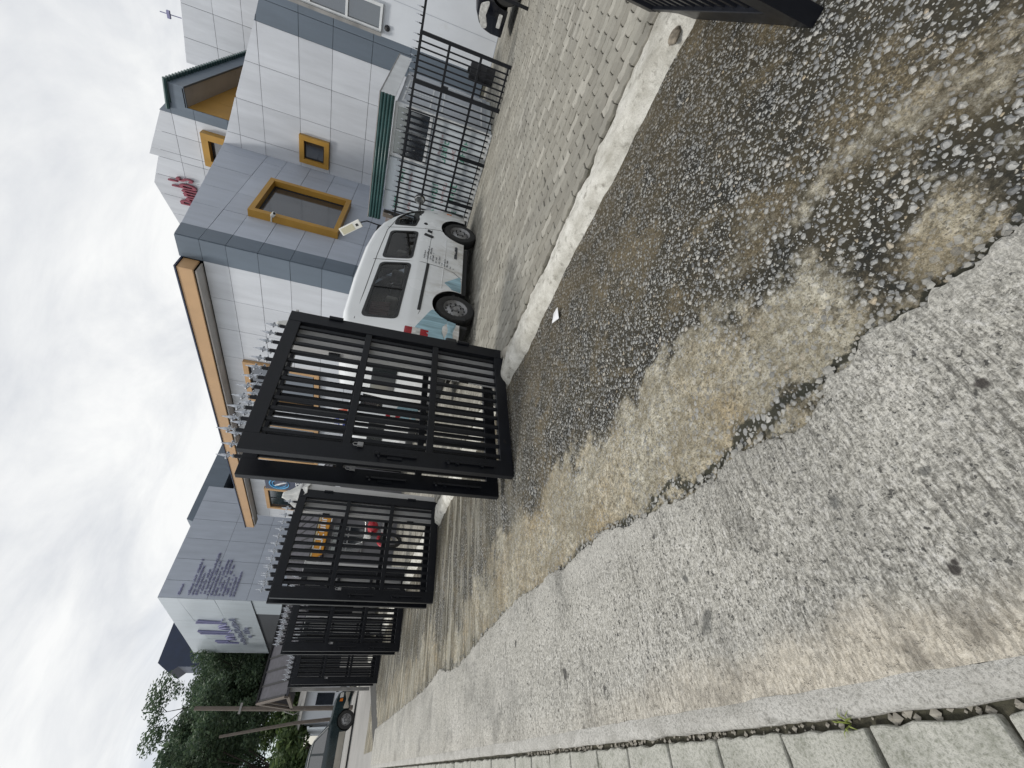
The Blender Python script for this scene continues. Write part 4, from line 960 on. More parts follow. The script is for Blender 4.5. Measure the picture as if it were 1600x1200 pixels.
    def ring(s,b,poly,wd,off,side,rad=.06):
        # rubber surround: outer outline, inner outline wd further in
        po=s.outline(poly,rad); n=len(po); cx=sum(p[0] for p in po)/n; cz=sum(p[1] for p in po)/n
        lx=max(p[0] for p in po)-min(p[0] for p in po); lz=max(p[1] for p in po)-min(p[1] for p in po)
        pi=[(cx+(x-cx)*(1-2*wd/lx),cz+(z-cz)*(1-2*wd/lz)) for x,z in po]
        Q=lambda L_,o:[(x,side*(s.w(x,z)+o),z) for x,z in L_]
        vs=Q(po,-.004)+Q(po,off)+Q(pi,off)+Q(pi,-.02); fs=[]
        for r in range(3):
            for k in range(n): fs.append((r*n+k,r*n+(k+1)%n,(r+1)*n+(k+1)%n,(r+1)*n+k))
        b.add(vs,fs); return pi
    def glass(s,b,pi,off,side):
        b.add([(x,side*(s.w(x,z)+off),z) for x,z in pi],[tuple(range(len(pi)))]); return b
    def line(s,b,pts,r,off=.001,sides=(-1,1)):
        for sd in sides: b.tube([(x,sd*(s.w(x,z)+off),z) for x,z in pts],r,6)
        return b
def wheel(parent,x,y,r,wd,side,holes=12):
    b=MB(); prof=[(r*.60,-wd/2),(r*.66,-wd/2),(r*.93,-wd*.48),(r*.99,-wd*.36),(r,-wd*.2),(r,wd*.2),(r*.99,wd*.36),(r*.93,wd*.48),(r*.66,wd/2),(r*.60,wd/2*.9)]
    b.lathe(prof,(x,y,r),(0,side,0),32)
    for k in range(48):
        a=2*math.pi*k/48
    t=b.build('wheel',M['rubber'],parent,smooth=True)
    b=MB(); b.lathe([(r*.64,wd*.44),(r*.61,wd*.47),(r*.57,wd*.36),(r*.50,wd*.22),(r*.44,wd*.24),(r*.36,wd*.34),(r*.24,wd*.36),(r*.20,wd*.26),(r*.15,wd*.28),(r*.13,wd*.40),(0,wd*.42)],(x,y,r),(0,side,0),32)
    b.cur=1
    for k in range(holes):
        a=2*math.pi*k/holes; cx,cz=x+r*.47*math.cos(a),r+r*.47*math.sin(a)
        b.lathe([(0,.004),(r*.055,.003),(r*.06,-.01)],(cx,y+side*(wd*.245),cz),(0,side,0),8)
    for k in range(5):
        a=2*math.pi*k/5; b.lathe([(0,.03),(r*.04,.028),(r*.045,0)],(x+r*.28*math.cos(a),y+side*wd*.34,r+r*.28*math.sin(a)),(0,side,0),6)
    b.build('rim',[M['rim'],M['dark_plastic']],t,smooth=True)
    return t
def arch_liner(V,parent):
    b=MB()
    for c in V.arches:
        for sd in (-1,1):
            n=16; vs=[];fs=[]
            for k in range(n+1):
                a=math.pi*k/n
                for yy in (V.hw-.03,V.hw-.36): vs.append((c-(V.arch_r+.01)*math.cos(a),sd*yy,V.zc-.05+(V.arch_r+.06)*math.sin(a)))
            for k in range(n): fs.append((2*k,2*k+1,2*k+3,2*k+2))
            fs.append(tuple(2*k+1 for k in range(n+1)))
            b.add(vs,fs)
    return b.build('wheel_arch',M['dark_plastic'],parent)

# ---- white minibus
def tint_glass():
    mt=bpy.data.materials.new('tinted_glass'); mt.use_nodes=True; t=mt.node_tree; t.nodes.clear(); o=N(t,'ShaderNodeOutputMaterial'); tr=N(t,'ShaderNodeBsdfTransparent'); tr.inputs[0].default_value=(.62,.65,.65,1); gl=N(t,'ShaderNodeBsdfGlossy'); gl.inputs['Roughness'].default_value=.03
    fr=N(t,'ShaderNodeFresnel'); fr.inputs['IOR'].default_value=1.5; nz_=noise(t,N(t,'ShaderNodeTexCoord').outputs['Object'],3,6,.6); du=N(t,'ShaderNodeBsdfDiffuse'); du.inputs[0].default_value=(.3,.29,.26,1)
    m1=N(t,'ShaderNodeMixShader'); L(t,fr.outputs[0],m1.inputs[0]); L(t,tr.outputs[0],m1.inputs[1]); L(t,gl.outputs[0],m1.inputs[2])
    m2=N(t,'ShaderNodeMixShader'); L(t,mr(t,nz_,.4,.8,.0,.10),m2.inputs[0]); L(t,m1.outputs[0],m2.inputs[1]); L(t,du.outputs[0],m2.inputs[2]); L(t,m2.outputs[0],o.inputs[0]); return mt
M['tint']=tint_glass()
# van paint: dark lining on its inner side, road dust low on the flanks
t=M['white_paint'].node_tree; b_=t.nodes['Principled BSDF']; src=b_.inputs['Base Color'].links[0].from_socket
pz=N(t,'ShaderNodeTexCoord').outputs['Object']; sz=N(t,'ShaderNodeSeparateXYZ'); L(t,pz,sz.inputs[0])
dn=noise(t,pz,4.5,8,.68,.3,stretch=(1,1,.5)); dm=ma(t,'MULTIPLY',mr(t,ma(t,'ADD',sz.outputs[2],ma(t,'MULTIPLY',dn,-.9)),-.25,.42,.75,0),mr(t,dn,.30,.62))
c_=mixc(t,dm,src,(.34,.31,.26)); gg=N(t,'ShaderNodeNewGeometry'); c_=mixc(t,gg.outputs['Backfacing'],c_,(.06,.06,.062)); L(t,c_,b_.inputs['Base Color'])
V=Vehicle(4.18,.85,[(0,1.60),(.02,1.78),(.06,1.87),(.14,1.91),(.35,1.94),(1.2,1.955),(2.1,1.93),(2.6,1.87),(2.95,1.77),(3.2,1.63),(3.42,1.45),(3.62,1.25),(3.78,1.05),(3.88,.93),(4.0,.86),(4.1,.74),(4.16,.60),(4.18,.50)],[.83,3.17],.41,.24,1.02,.125,.29,.10,(3.3,.20),(.35,.10))
van=thing('minibus','white minibus with pale blue decals at its tail parked beside the nearest gate','van',(4.72,5.21,.08))
X=lambda x:x-4.72
def WP(poly): return [(X(x),z-.08) for x,z in poly]
VW=[WP(q) for q in ([(4.99,1.25),(6.47,1.20),(6.37,1.70),(4.96,1.77)],[(6.60,1.20),(7.52,1.18),(7.40,1.67),(6.50,1.70)],[(7.68,1.25),(8.37,1.14),(8.28,1.30),(8.10,1.49),(7.88,1.62),(7.62,1.64)])]
def shr(pl,d):
    cx=sum(p[0] for p in pl)/len(pl); cz=sum(p[1] for p in pl)/len(pl); lx=max(p[0] for p in pl)-min(p[0] for p in pl); lz=max(p[1] for p in pl)-min(p[1] for p in pl)
    return [(cx+(x-cx)*(1-2*d/lx),cz+(z-cz)*(1-2*d/lz)) for x,z in pl]
V.body('body',M['white_paint'],van,[shr(q,.028) for q in VW],.03,.03,(2.86,3.62)); arch_liner(V,van)
for q,rd in zip(VW,(.10,.10,.06)):
    for sd in (-1,1):
        b=MB(); pi=V.ring(b,q,.045,.007,sd,rd); f=b.build('side_window',M['dark_plastic'],van,smooth=True)
        b=MB(); V.glass(b,pi,-.004,sd); b.build('pane',M['tint'],f)
# cabin: floor, seats, dash, striped rear curtain
b=MB(); b.box(.12,3.5,-.78,.78,.34,.38); b.box(2.3,2.33,-.78,.78,.38,.8); b.build('cabin_floor',M['dark_wall'],van)
b=MB(); b.box(3.30,3.62,-.74,.74,.62,.98); b.build('dashboard',M['dark_plastic'],van,bevel=.04)
for x in (.45,1.25,2.0,2.62):
    for y in ((-.42,.42) if x>2.5 else (-.40,.36)):
        b=MB(); b.box(x,x+.46,y-.27,y+.27,.42,.72); b.prism([(x-.02,.66),(x+.11,.66),(x-.06,1.22),(x-.16,1.20)],'Y',y-.26,y+.26); b.box(x-.19,x-.09,y-.13,y+.13,1.22,1.42); b.build('seat_row',M['seat'],van,bevel=.04)
b=MB()
for sd in (-1,1):
    for k in range(9):
        b.tube([(.30+.05*k,sd*.66,1.60),(.30+.06*k,sd*.66,1.32)],.024,6)
b.build('curtain',mat('maroon_curtain',(.11,.045,.045),.8,0,.5,16,stretch=(3,1,.4)),van)
b=MB(); V.line(b,[(X(5.72),1.15),(X(5.70),1.655)],.010,.004); b.build('window_bar',M['dark_plastic'],van)
b=MB()
V.line(b,[(X(6.43),1.74),(X(6.50),1.30),(X(6.56),.95),(X(6.54),.60),(X(6.48),.40),(X(6.36),.25)],.0045)
V.line(b,[(X(7.50),1.66),(X(7.60),1.30),(X(7.66),1.0),(X(7.74),.72),(X(7.72),.66)],.0045)
V.line(b,[(X(8.42),1.1),(X(8.40),.8)],.004)
V.line(b,[(X(4.90),1.76),(X(5.6),1.73),(X(6.6),1.70),(X(7.4),1.65),(X(7.9),1.52)],.0055); V.line(b,[(X(4.85),1.05),(X(4.87),.96),(X(5.27),.87)],.004); V.line(b,[(X(6.56),.87),(X(7.6),.86),(X(8.4),.86)],.0035)
b.build('door_seam',M['dark_plastic'],van)
b=MB(); V.line(b,[(X(4.80),.60),(X(5.2),.59)],.008); V.line(b,[(X(5.95),.585),(X(6.5),.58),(X(7.45),.575)],.008); b.build('body_crease',M['white_paint'],van,smooth=True)
b=MB(); V.patch(b,[(X(5.28),.865),(X(6.55),.825),(X(6.555),.875),(X(5.28),.915)],.010,rad=.01); b.build('slide_rail',M['dark_plastic'],van)
b=MB(); V.patch(b,WP([(7.44,.90),(7.48,1.06),(7.43,1.08),(7.39,.92)]),.022,rad=.01); V.patch(b,WP([(7.60,.94),(7.63,1.02),(7.58,1.03),(7.55,.95)]),.022,rad=.01); b.build('door_handle',M['dark_plastic'],van)
b=MB(); b.lathe([(0,.008),(.035,.006),(.04,-.01)],(X(7.84),-V.w(3.1,1.0)-.002,1.0),(0,-1,0),12); b.build('fuel_cap',M['dark_plastic'],van)
b=MB(); V.patch(b,WP([(5.36,.755),(5.30,.80),(4.89,.985),(4.79,.82),(4.77,.54),(5.17,.52),(5.23,.64)]),.011,rad=.01); V.patch(b,WP([(5.165,.515),(4.77,.535),(4.765,.40),(5.15,.38)]),.011,rad=.01); V.patch(b,WP([(5.98,.48),(6.12,.62),(6.40,.36),(6.2,.33),(5.97,.335)]),.011,rad=.01); b.build('decal',M['decal_blue'],van)
b=MB()
for sd in (-1,1):
    V.patch(b,WP([(4.775,.78),(4.87,.78),(4.875,1.13),(4.775,1.13)]),.012,(sd,),.015)
f=b.build('tail_light',M['red_lens'],van)
b=MB()
for sd in (-1,1): V.patch(b,WP([(4.772,.90),(4.873,.90),(4.874,1.02),(4.772,1.02)]),.016,(sd,),.006)
b.build('clear_lens',M['clear_lens'],f)
b=MB(); b.box(-.012,.0,-.62,.62,1.02,1.40); b.build('rear_window',M['van_glass'],van,bevel=.02)
b=MB(); b.box(-.008,.0,-.28,.28,.58,.72); b.build('number_plate',M['white_text'],van)
b=MB(); b.box(-.08,.12,-.83,.83,.26,.44); b.box(4.0,4.22,-.66,.66,.24,.46); b.build('bumper',M['dark_plastic'],van,bevel=.03)
vs=[];fs=[]
for i in range(9):
    x=2.72+.12*i
    for j in range(7):
        y=(j-3)/3*(V.w(x,1.4)-.16); vs.append((x,y,interp(V.top,x)+.018))
for i in range(8):
    for j in range(6): fs.append((i*7+j,(i+1)*7+j,(i+1)*7+j+1,i*7+j+1))
MB().add(vs,fs).build('windscreen',M['tint'],van,smooth=True)
b=MB()
for sd in (-1,1):
    b.tube([(X(8.36),sd*.80,1.15),(X(8.46),sd*.92,1.19)],.018,6)
    b.lathe([(0,.05),(.07,.045),(.10,.02),(.105,-.01),(.09,-.03)],(X(8.50),sd*.96,1.20),(-1,0,0),14)
b.build('wing_mirror',M['dark_plastic'],van,smooth=True)
b=MB()
for sd in (-1,1): b.lathe([(0,.0),(.085,-.002),(.09,-.02)],(X(8.50)-.055,sd*.96,1.20),(-1,0,0),14)
b.build('mirror_glass',M['chrome'],van)
b=MB()
for sd in (-1,1): V.patch(b,WP([(8.62,.62),(8.80,.60),(8.80,.78),(8.62,.80)]),.008,(sd,),.03)
b.build('headlight',M['clear_lens'],van)
b=MB()
for sd in (-1,1): V.patch(b,WP([(8.56,.60),(8.60,.60),(8.60,.70),(8.56,.70)]),.010,(sd,),.01)
b.build('indicator',M['amber'],van)
b=MB(); yv=-.858
for i,(x0,z0,w,n) in enumerate(((6.67,1.00,.24,7),(6.66,.945,.42,12),(6.645,.895,.40,12),(6.63,.85,.28,9),(6.61,.79,.17,6),(6.60,.735,.24,8),(6.58,.69,.07,2),(6.57,.64,.22,7),(6.565,.59,.20,7),(6.54,.535,.10,3),(6.51,.48,.07,2))):
    b=MB(); scrawl(b,(X(x0)+.02,yv,z0-.08),(1,0,0),(0,0,1),w,.026,n,.004,.9,.0042,seed=60+i); b.build('lettering_line',M['black_text'],van)
b=MB(); scrawl(b,(X(6.92),yv+.012,.36),(1,0,0),(0,0,1),.40,.045,13,.012,.95,.006,seed=80)
b.build('lettering_line',M['black_text'],van)
b=MB(); b.box(.2,.42,-.7,.7,.20,.34); b.box(1.3,2.72,-.76,.76,.15,.33); b.box(3.6,3.95,-.7,.7,.18,.33); b.build('chassis',M['dark_plastic'],van)
b=MB(); b.box(.55,.62,-.84,-.70,.16,.32); b.box(.40,.46,-.80,-.5,.12,.30); b.build('mud_flap',M['dark_plastic'],van)
for x in (.83,3.17):
    for sd in (-1,1): wheel(van,x,sd*.745,.318,.19,sd)
v2=copy_tree(van,None,'second white minibus half hidden behind the nearest gate bars'); v2.location=(6.30,9.55,.08)

# ---- black saloon at the right edge
V2=Vehicle(4.4,.86,[(0,.62),(.06,.84),(.2,.92),(.7,.98),(1.05,1.12),(1.5,1.36),(1.9,1.43),(2.4,1.43),(2.8,1.33),(3.15,1.10),(3.35,.97),(3.8,.90),(4.1,.82),(4.28,.72),(4.37,.60),(4.4,.48)],[.85,3.55],.36,.20,.86,.42,.30,.07,(3.7,.26),(.5,.16))
car=thing('saloon_car','glossy black saloon car nosing in at the right edge before the white wall','car',(12.30,-2.58,.08),math.pi/2)
V2.body('body',M['black_paint'],car); arch_liner(V2,car)
b=MB(); V2.patch(b,[(1.25,.98),(2.1,.96),(2.1,1.36),(1.62,1.34)],.006,rad=.05); V2.patch(b,[(2.16,.96),(3.05,.95),(2.7,1.28),(2.16,1.36)],.006,rad=.05); b.build('vehicle_window',M['van_glass'],car)
b=MB(); V2.patch(b,[(3.86,.60),(4.33,.54),(4.36,.64),(4.18,.75),(3.95,.76)],.008,rad=.05); b.build('headlight',M['clear_lens'],car)
b=MB(); V2.patch(b,[(4.0,.28),(4.25,.28),(4.25,.36),(4.0,.36)],.008,rad=.02); b.build('fog_lamp',M['clear_lens'],car)
b=MB(); V2.line(b,[(3.12,.95),(3.16,.6),(3.14,.24)],.004); V2.line(b,[(2.13,1.3),(2.13,.24)],.004); b.build('door_seam',M['dark_plastic'],car)
b=MB(); b.box(4.28,4.41,-.52,.52,.20,.36); b.build('grille',M['dark_plastic'],car,bevel=.02)
for x in (.85,3.55):
    for sd in (-1,1):
        w=wheel(car,x,sd*.76,.31,.2,sd,0); b=MB()
        for k in range(10):
            a=2*math.pi*k/10; c,s_=math.cos(a),math.sin(a); b.bar((x+.06*c,sd*.845,.31+.06*s_),(x+.19*c,sd*.852,.31+.19*s_),.03,.03,up=(0,1,0))
        b.lathe([(.20,.0),(.215,.012),(.19,.01),(.185,-.02)],(x,sd*.845,.31),(0,sd,0),24); b.build('alloy_spoke',M['chrome'],w)

# ---- dark green vehicle down the street
V3=Vehicle(4.6,.88,[(0,.95),(.05,1.55),(.25,1.70),(.6,1.74),(2.0,1.75),(2.5,1.70),(2.75,1.58),(3.1,1.28),(3.32,1.10),(3.5,1.06),(4.2,1.0),(4.45,.90),(4.57,.72),(4.6,.55)],[.95,3.45],.41,.30,1.02,.22,.36,.09,(3.9,.20),(.3,.1))
suv=thing('off_road_car','dark green off road car with silver lower cladding at the street end','car',(-1.58,27.3,-.155))
V3.body('body',M['suv_green'],suv); arch_liner(V3,suv)
b=MB(); V3.patch(b,[(.4,1.08),(1.3,1.08),(1.3,1.58),(.4,1.60)],.006,rad=.06); V3.patch(b,[(1.38,1.08),(2.2,1.08),(2.2,1.60),(1.38,1.60)],.006,rad=.05); V3.patch(b,[(2.28,1.08),(3.15,1.08),(2.66,1.54),(2.28,1.60)],.006,rad=.05); b.build('vehicle_window',M['van_glass'],suv)
b=MB(); V3.patch(b,[(1.38,.32),(3.02,.32),(3.00,.58),(1.40,.58)],.012,rad=.02); V3.patch(b,[(3.88,.34),(4.52,.38),(4.52,.58),(3.86,.58)],.012,rad=.02); V3.patch(b,[(.05,.34),(.52,.34),(.52,.58),(.05,.58)],.012,rad=.02); b.build('lower_cladding',M['suv_gold'],suv)
b=MB(); V3.patch(b,[(4.30,.66),(4.50,.66),(4.48,.80),(4.28,.82)],.01,rad=.02); b.build('headlight',M['clear_lens'],suv)
b=MB(); V3.patch(b,[(4.14,.66),(4.26,.66),(4.25,.78),(4.14,.80)],.012,rad=.01); b.build('indicator',M['amber'],suv)
b=MB(); V3.line(b,[(3.2,1.08),(2.7,1.60),(2.2,1.66),(.4,1.66)],.014,.004); b.build('window_trim',M['chrome'],suv)
b=MB(); b.tube([(4.62,-.6,.42),(4.72,-.55,.60),(4.72,-.5,.85),(4.66,-.4,1.0)],.035,8); b.tube([(4.62,.6,.42),(4.72,.55,.60),(4.72,.5,.85),(4.66,.4,1.0)],.035,8); b.tube([(4.72,-.55,.6),(4.72,.55,.6)],.035,8); b.tube([(4.66,-.4,1.0),(4.66,.4,1.0)],.03,8); b.build('bull_bar',M['dark_plastic'],suv,smooth=True)
for x in (.95,3.45):
    for sd in (-1,1): wheel(suv,x,sd*.775,.37,.22,sd,6)

# ---- motorcycle
def motorbike(loc,rz,label):
    t=thing('motorcycle',label,'motorcycle',loc,rz)
    for x in (-.62,.64):
        b=MB(); n=20
        b.lathe([(.215,-.03),(.27,-.045),(.295,-.02),(.295,.02),(.27,.045),(.215,.03)],(x,0,.295),(0,1,0),24); w=b.build('wheel',M['rubber'],t,smooth=True)
        b=MB()
        for k in range(8):
            a=math.pi*2*k/8; b.tube([(x+.03*math.cos(a),0,.295+.03*math.sin(a)),(x+.22*math.cos(a),0,.295+.22*math.sin(a))],.006,5)
        b.lathe([(0,-.05),(.05,-.05),(.05,.05),(0,.05)],(x,0,.295),(0,1,0),10); b.build('spoke',M['chrome'],w)
    b=MB(); b.tube([(.44,0,.92),(.64,.0,.295)],.03,6); b.tube([(.44,0,.85),(-.05,0,.42),(-.62,0,.30)],.028,6); b.tube([(.40,0,.80),(-.3,0,.72),(-.62,0,.30)],.024,6); b.build('frame',M['dark_plastic'],t,smooth=True)
    b=MB(); b.lathe([(0,-.24),(.10,-.22),(.15,-.05),(.14,.12),(.06,.22),(0,.23)],(.16,0,.80),(1,0,-.15),14); b.build('fuel_tank',M['red_paint'],t,smooth=True)
    b=MB(); b.box(-.62,.0,-.13,.13,.72,.80); b.build('seat',M['seat'],t,bevel=.03)
    b=MB(); b.box(-.2,.2,-.16,.16,.30,.56); b.build('engine',M['rim'],t,bevel=.04)
    b=MB(); b.tube([(.40,-.34,1.02),(.44,-.12,.98),(.44,.12,.98),(.40,.34,1.02)],.016,6); b.tube([(.40,-.34,1.02),(.42,-.40,1.18)],.008,5); b.tube([(.40,.34,1.02),(.42,.40,1.18)],.008,5); b.build('handlebar',M['chrome'],t,smooth=True)
    b=MB(); b.lathe([(0,.05),(.08,.04),(.09,0),(.05,-.1),(0,-.1)],(.56,0,.90),(1,0,0),12); b.build('headlight',M['clear_lens'],t,smooth=True)
    b=MB()
    for k in range(9):
        a=math.pi*(.15+.7*k/8)
    b.tube([(.64+.33*math.cos(a),0,.295+.33*math.sin(a)) for a in [math.pi*(.15+.6*k/8) for k in range(9)]],[.045]*9,6); b.tube([(-.62+.33*math.cos(a),0,.295+.33*math.sin(a)) for a in [math.pi*(.3+.6*k/8) for k in range(9)]],[.05]*9,6); b.build('mudguard',M['red_paint'],t,smooth=True)
    b=MB(); b.tube([(.02,-.16,.34),(-.3,-.19,.28),(-.75,-.19,.34)],[.03,.04,.05],8); b.build('exhaust',M['chrome'],t,smooth=True)
    return t
motorbike((5.25,12.3,.08),R(-150),'red motorcycle with white trim parked on the pavers behind the second gate')

# ------------------------------------------------------------------ gatehouse with orange fascia
gh=thing('gatehouse','small dark gatehouse with hipped grey shingle roof and lettered orange fascia','hut',(4.6,14,.06))
def HP(mb,name,m,**k): return PB(mb,name,m,gh,**k)
b=MB(); b.box(4.7,8.0,14.15,16.6,.06,2.1); HP(b,'wall',mat('grey_hut_wall',(.16,.16,.175),.8,0,.15,2))
b=MB(); b.add([(4.1,13.7,2.46),(8.6,13.7,2.46),(8.6,17,2.46),(4.1,17,2.46),(4.7,14.9,3.12),(7.4,14.9,3.12),(7.4,15.8,3.12),(4.7,15.8,3.12)],[(0,1,5,4),(1,2,6,5),(2,3,7,6),(3,0,4,7),(4,5,6,7),(3,2,1,0)]); rf=HP(b,'roof',M['shingle'])
b=MB()
for k in range(12):
    x=4.2+k*.38; xt=4.7+(x-4.1)*.6; b.bar((x,13.71,2.475),(xt,14.91,3.135),.03,.02)
o=b.build('roof_batten',M['seam'],rf)
b=MB(); b.prism([(4.72,2.30),(4.85,2.12),(6.2,2.10),(6.2,2.47),(4.78,2.45)],'Y',13.78,13.86); HP(b,'orange_fascia',M['orange_board'],bevel=.02)
b=MB()
scrawl(b,(4.95,13.775,2.22),(1,0,0),(0,0,1),1.1,.2,6,.012,1,.035,seed=90); HP(b,'fascia_lettering',M['white_text'])
b=MB(); b.box(4.73,6.2,13.765,13.785,2.40,2.445); HP(b,'fascia_trim',mat('cream_trim',(.7,.62,.4),.5))
b=MB(); b.box(5.0,5.9,14.12,14.15,1.1,1.95); HP(b,'window',M['glass'])
b=MB()
for k in range(4): b.box(5.0+.28*k,5.04+.28*k,14.08,14.12,1.05,2.0)
for z in (1.05,1.5,1.96): b.box(4.98,5.92,14.085,14.115,z,z+.04)
HP(b,'window_bars',M['rim'])
# brown lattice stand and boards behind the nearest gate
lt=thing('lattice_screen','brown timber lattice screen leaning behind the nearest gate, below the office windows','screen',(8.6,11.2,.06))
b=MB()
for (y0,y1,x) in ((10.9,11.55,8.7),(11.65,12.25,8.6),(12.3,12.9,8.5)):
    for z in (.55,2.0): b.box(x-.03,x+.03,y0,y1,z-.05,z+.05)
    b.box(x-.03,x+.03,y0,y0+.06,.12,1.95); b.box(x-.03,x+.03,y1-.06,y1,.12,1.95)
PB(b,'frame',M['brown_timber'],lt)
b=MB()
y0,y1,x=11.71,12.19,8.6
for k in range(5):
    z=.68+k*.25; b.bar((x,y0,z),(x,y1,z+.25),.022,.03,up=(1,0,0)); b.bar((x,y1,z),(x,y0,z+.25),.022,.03,up=(1,0,0)); b.bar((x,y0,z),(x,y1,z),.02,.03,up=(1,0,0))
y0,y1=10.96,11.49
for k in range(9): b.bar((8.7,y0,.65+k*.15),(8.7,y1,.65+k*.15),.03,.03,up=(1,0,0))
PB(b,'lattice',M['pale_timber'],lt)
b=MB(); b.box(8.56,8.60,12.36,12.84,.6,1.95); b.box(8.75,9.4,10.9,12.9,.1,1.9); PB(b,'back_board',M['brown_timber'],lt)
gn=thing('generator_cabinet','dark steel cabinet standing behind the lattice under the office windows','cabinet',(9.6,13.2,.06))
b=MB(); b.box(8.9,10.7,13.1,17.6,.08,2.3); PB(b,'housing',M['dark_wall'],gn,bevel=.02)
b=MB()
for k in range(9): b.box(8.87,8.9,13.4,15.2,.5+k*.14,.56+k*.14)
PB(b,'vent',M['rim'],gn)
ob=thing('orange_banner','narrow orange upright banner with white and blue ends seen between the first two gates','banner',(8.2,14.9,.06))
b=MB(); b.box(8.18,8.22,14.75,15.35,.75,2.45); PB(b,'banner_cloth',M['orange_board'],ob)
b=MB(); b.box(8.16,8.24,14.76,15.3,2.45,2.72); b.box(8.15,8.17,14.9,15.2,1.2,1.35); PB(b,'white_end',M['white_text'],ob)
b=MB(); b.box(8.16,8.24,14.76,15.3,.45,.75); b.tube([(8.2,15.05,.06),(8.2,15.05,.5)],.03,8); PB(b,'blue_end',M['blue_plastic'],ob)

# ------------------------------------------------------------------ shingle shed by the street
sh=thing('shingle_shed','open timber shed with grey shingle gable roof standing behind the farthest gates','shed',(1.95,18.6,-.05))
def HS(mb,name,m,parent=None,**k): return PB(mb,name,m,sh,**k)
x0,x1=1.95,8.2; RY,RZ,EY,EZ=20.3,3.47,18.5,2.50
def rp(t): return (EY+(RY-EY)*t,EZ+(RZ-EZ)*t)
b=MB()
b.prism([(EY,EZ),(RY,RZ),(2*RY-EY,EZ),(2*RY-EY,EZ-.07),(RY,RZ-.07),(EY,EZ-.07)],'X',x0,x1); rf=HS(b,'roof',M['shingle'])
b=MB(); x=x0+.02
while x<x1:
    b.bar((x,EY,EZ+.012),(x+.02,RY,RZ+.012),.05,.04); x+=.42
b.bar((x0-.03,RY,RZ+.03),(x1,RY,RZ+.03),.14,.06)
o=b.build('roof_batten',M['seam'],rf); 
b=MB(); b.bar((x0-.03,EY-.03,EZ-.03),(x0-.03,RY,RZ-.02),.05,.14); b.bar((x0-.03,2*RY-EY+.03,EZ-.03),(x0-.03,RY,RZ-.02),.05,.14); b.bar((x0+.02,EY+.1,EZ-.06),(x0+.02,2*RY-EY-.1,EZ-.06),.08,.10); b.bar((x0+.02,EY+.5,EZ),(x0+.02,RY,RZ-.3),.05); b.bar((x0+.02,RY+1.2,EZ),(x0+.02,RY,RZ-.3),.05); HS(b,'gable_truss',M['timber'])
b=MB()
for x in (2.15,3.6,5.1,6.6):
    b.box(x-.05,x+.05,EY+.2,EY+.3,-.1,EZ-.07)
HS(b,'post',M['zinc'])
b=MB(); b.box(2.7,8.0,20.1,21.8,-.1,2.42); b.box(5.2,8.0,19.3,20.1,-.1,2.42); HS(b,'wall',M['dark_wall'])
b=MB(); b.box(2.9,3.5,19.2,19.6,-.1,1.0); b.box(4.1,5.0,19.2,19.7,-.1,.9); HS(b,'counter',M['zinc'],bevel=.01)
rs=thing('menu_board','narrow red board with white patches hanging in the shingle shed','sign',(3.9,18.66,1.5))
b=MB(); b.box(3.82,4.02,18.64,18.67,1.42,2.30); PB(b,'board',mat('red_board',(.42,.04,.07),.5),rs)
b=MB(); b.box(3.86,3.98,18.63,18.64,1.62,1.80); b.box(3.86,3.98,18.63,18.64,1.86,2.02); b.box(3.86,3.98,18.63,18.64,2.07,2.2); PB(b,'white_patch',M['white_text'],rs)

# ------------------------------------------------------------------ sign tower building
tw=thing('sign_tower_building','blue grey panelled block with rows of purple lettering and a purple script sign','building',(8.5,33.3,0))
def TP(mb,name,m,**k): return PB(mb,name,m,tw,**k)
TX,TY=8.5,33.26
b=MB(); b.prism([(TY+.03,5.3),(49.9,5.3),(49.9,12.9),(TY+.03,12.0)],'X',TX+.03,15.85); TP(b,'wall',M['joint'])
b=MB(); clad(b,'Y',TY,[TX-.02,9.47,10.78,12.1,13.41,14.74,15.85],[5.1,7.2,9.40,12.1],rect(TX-.02,15.85,5.1,12.02),gap=.008); TP(b,'side_cladding',M['panel_blue'])
b=MB(); clad(b,'X',TX,[TY,38.8,44.4,49.9],[6.95,9.0,11,13],[(TY,6.95),(49.9,6.98),(49.9,12.95),(TY,12.02)],gap=.006,thick=.05); TP(b,'front_cladding',M['panel_metal'])
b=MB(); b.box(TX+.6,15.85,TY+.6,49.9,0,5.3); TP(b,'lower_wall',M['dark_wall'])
b=MB(); b.prism([(TY,5.1),(36.6,5.4),(36.6,6.9),(TY,6.93)],'X',TX,TX+.03); TP(b,'lower_band',M['panel_metal'])
b=MB(); rg=random.Random(4)
for i in range(13):
    z=10.42-i*.205; w=(2.15,1.75,1.35,1.55,2.6,2.1,1.75,2.2,2.25,1.9,1.3,1.15,1.55)[i]
    b=MB(); scrawl(b,(8.68,TY-.04,z),(1,0,0),(0,0,1),w,.12,int(w/.085),.05,.9,.019,seed=100+i); TP(b,'lettering_line',M['text_purple'])
b=MB(); scrawl(b,(8.66,TY-.04,10.92),(1,0,0),(0,0,1),.62,.11,7,.05,.95,.026,seed=140)
TP(b,'lettering_line',M['text_purple'])
b=MB()
def strokes(pts,r): b.tube([(TX-.12,y,z) for y,z in pts],r,6)
YL=lambda u:45.6-u*8.2
def W3(u,z): return (YL(u),z)
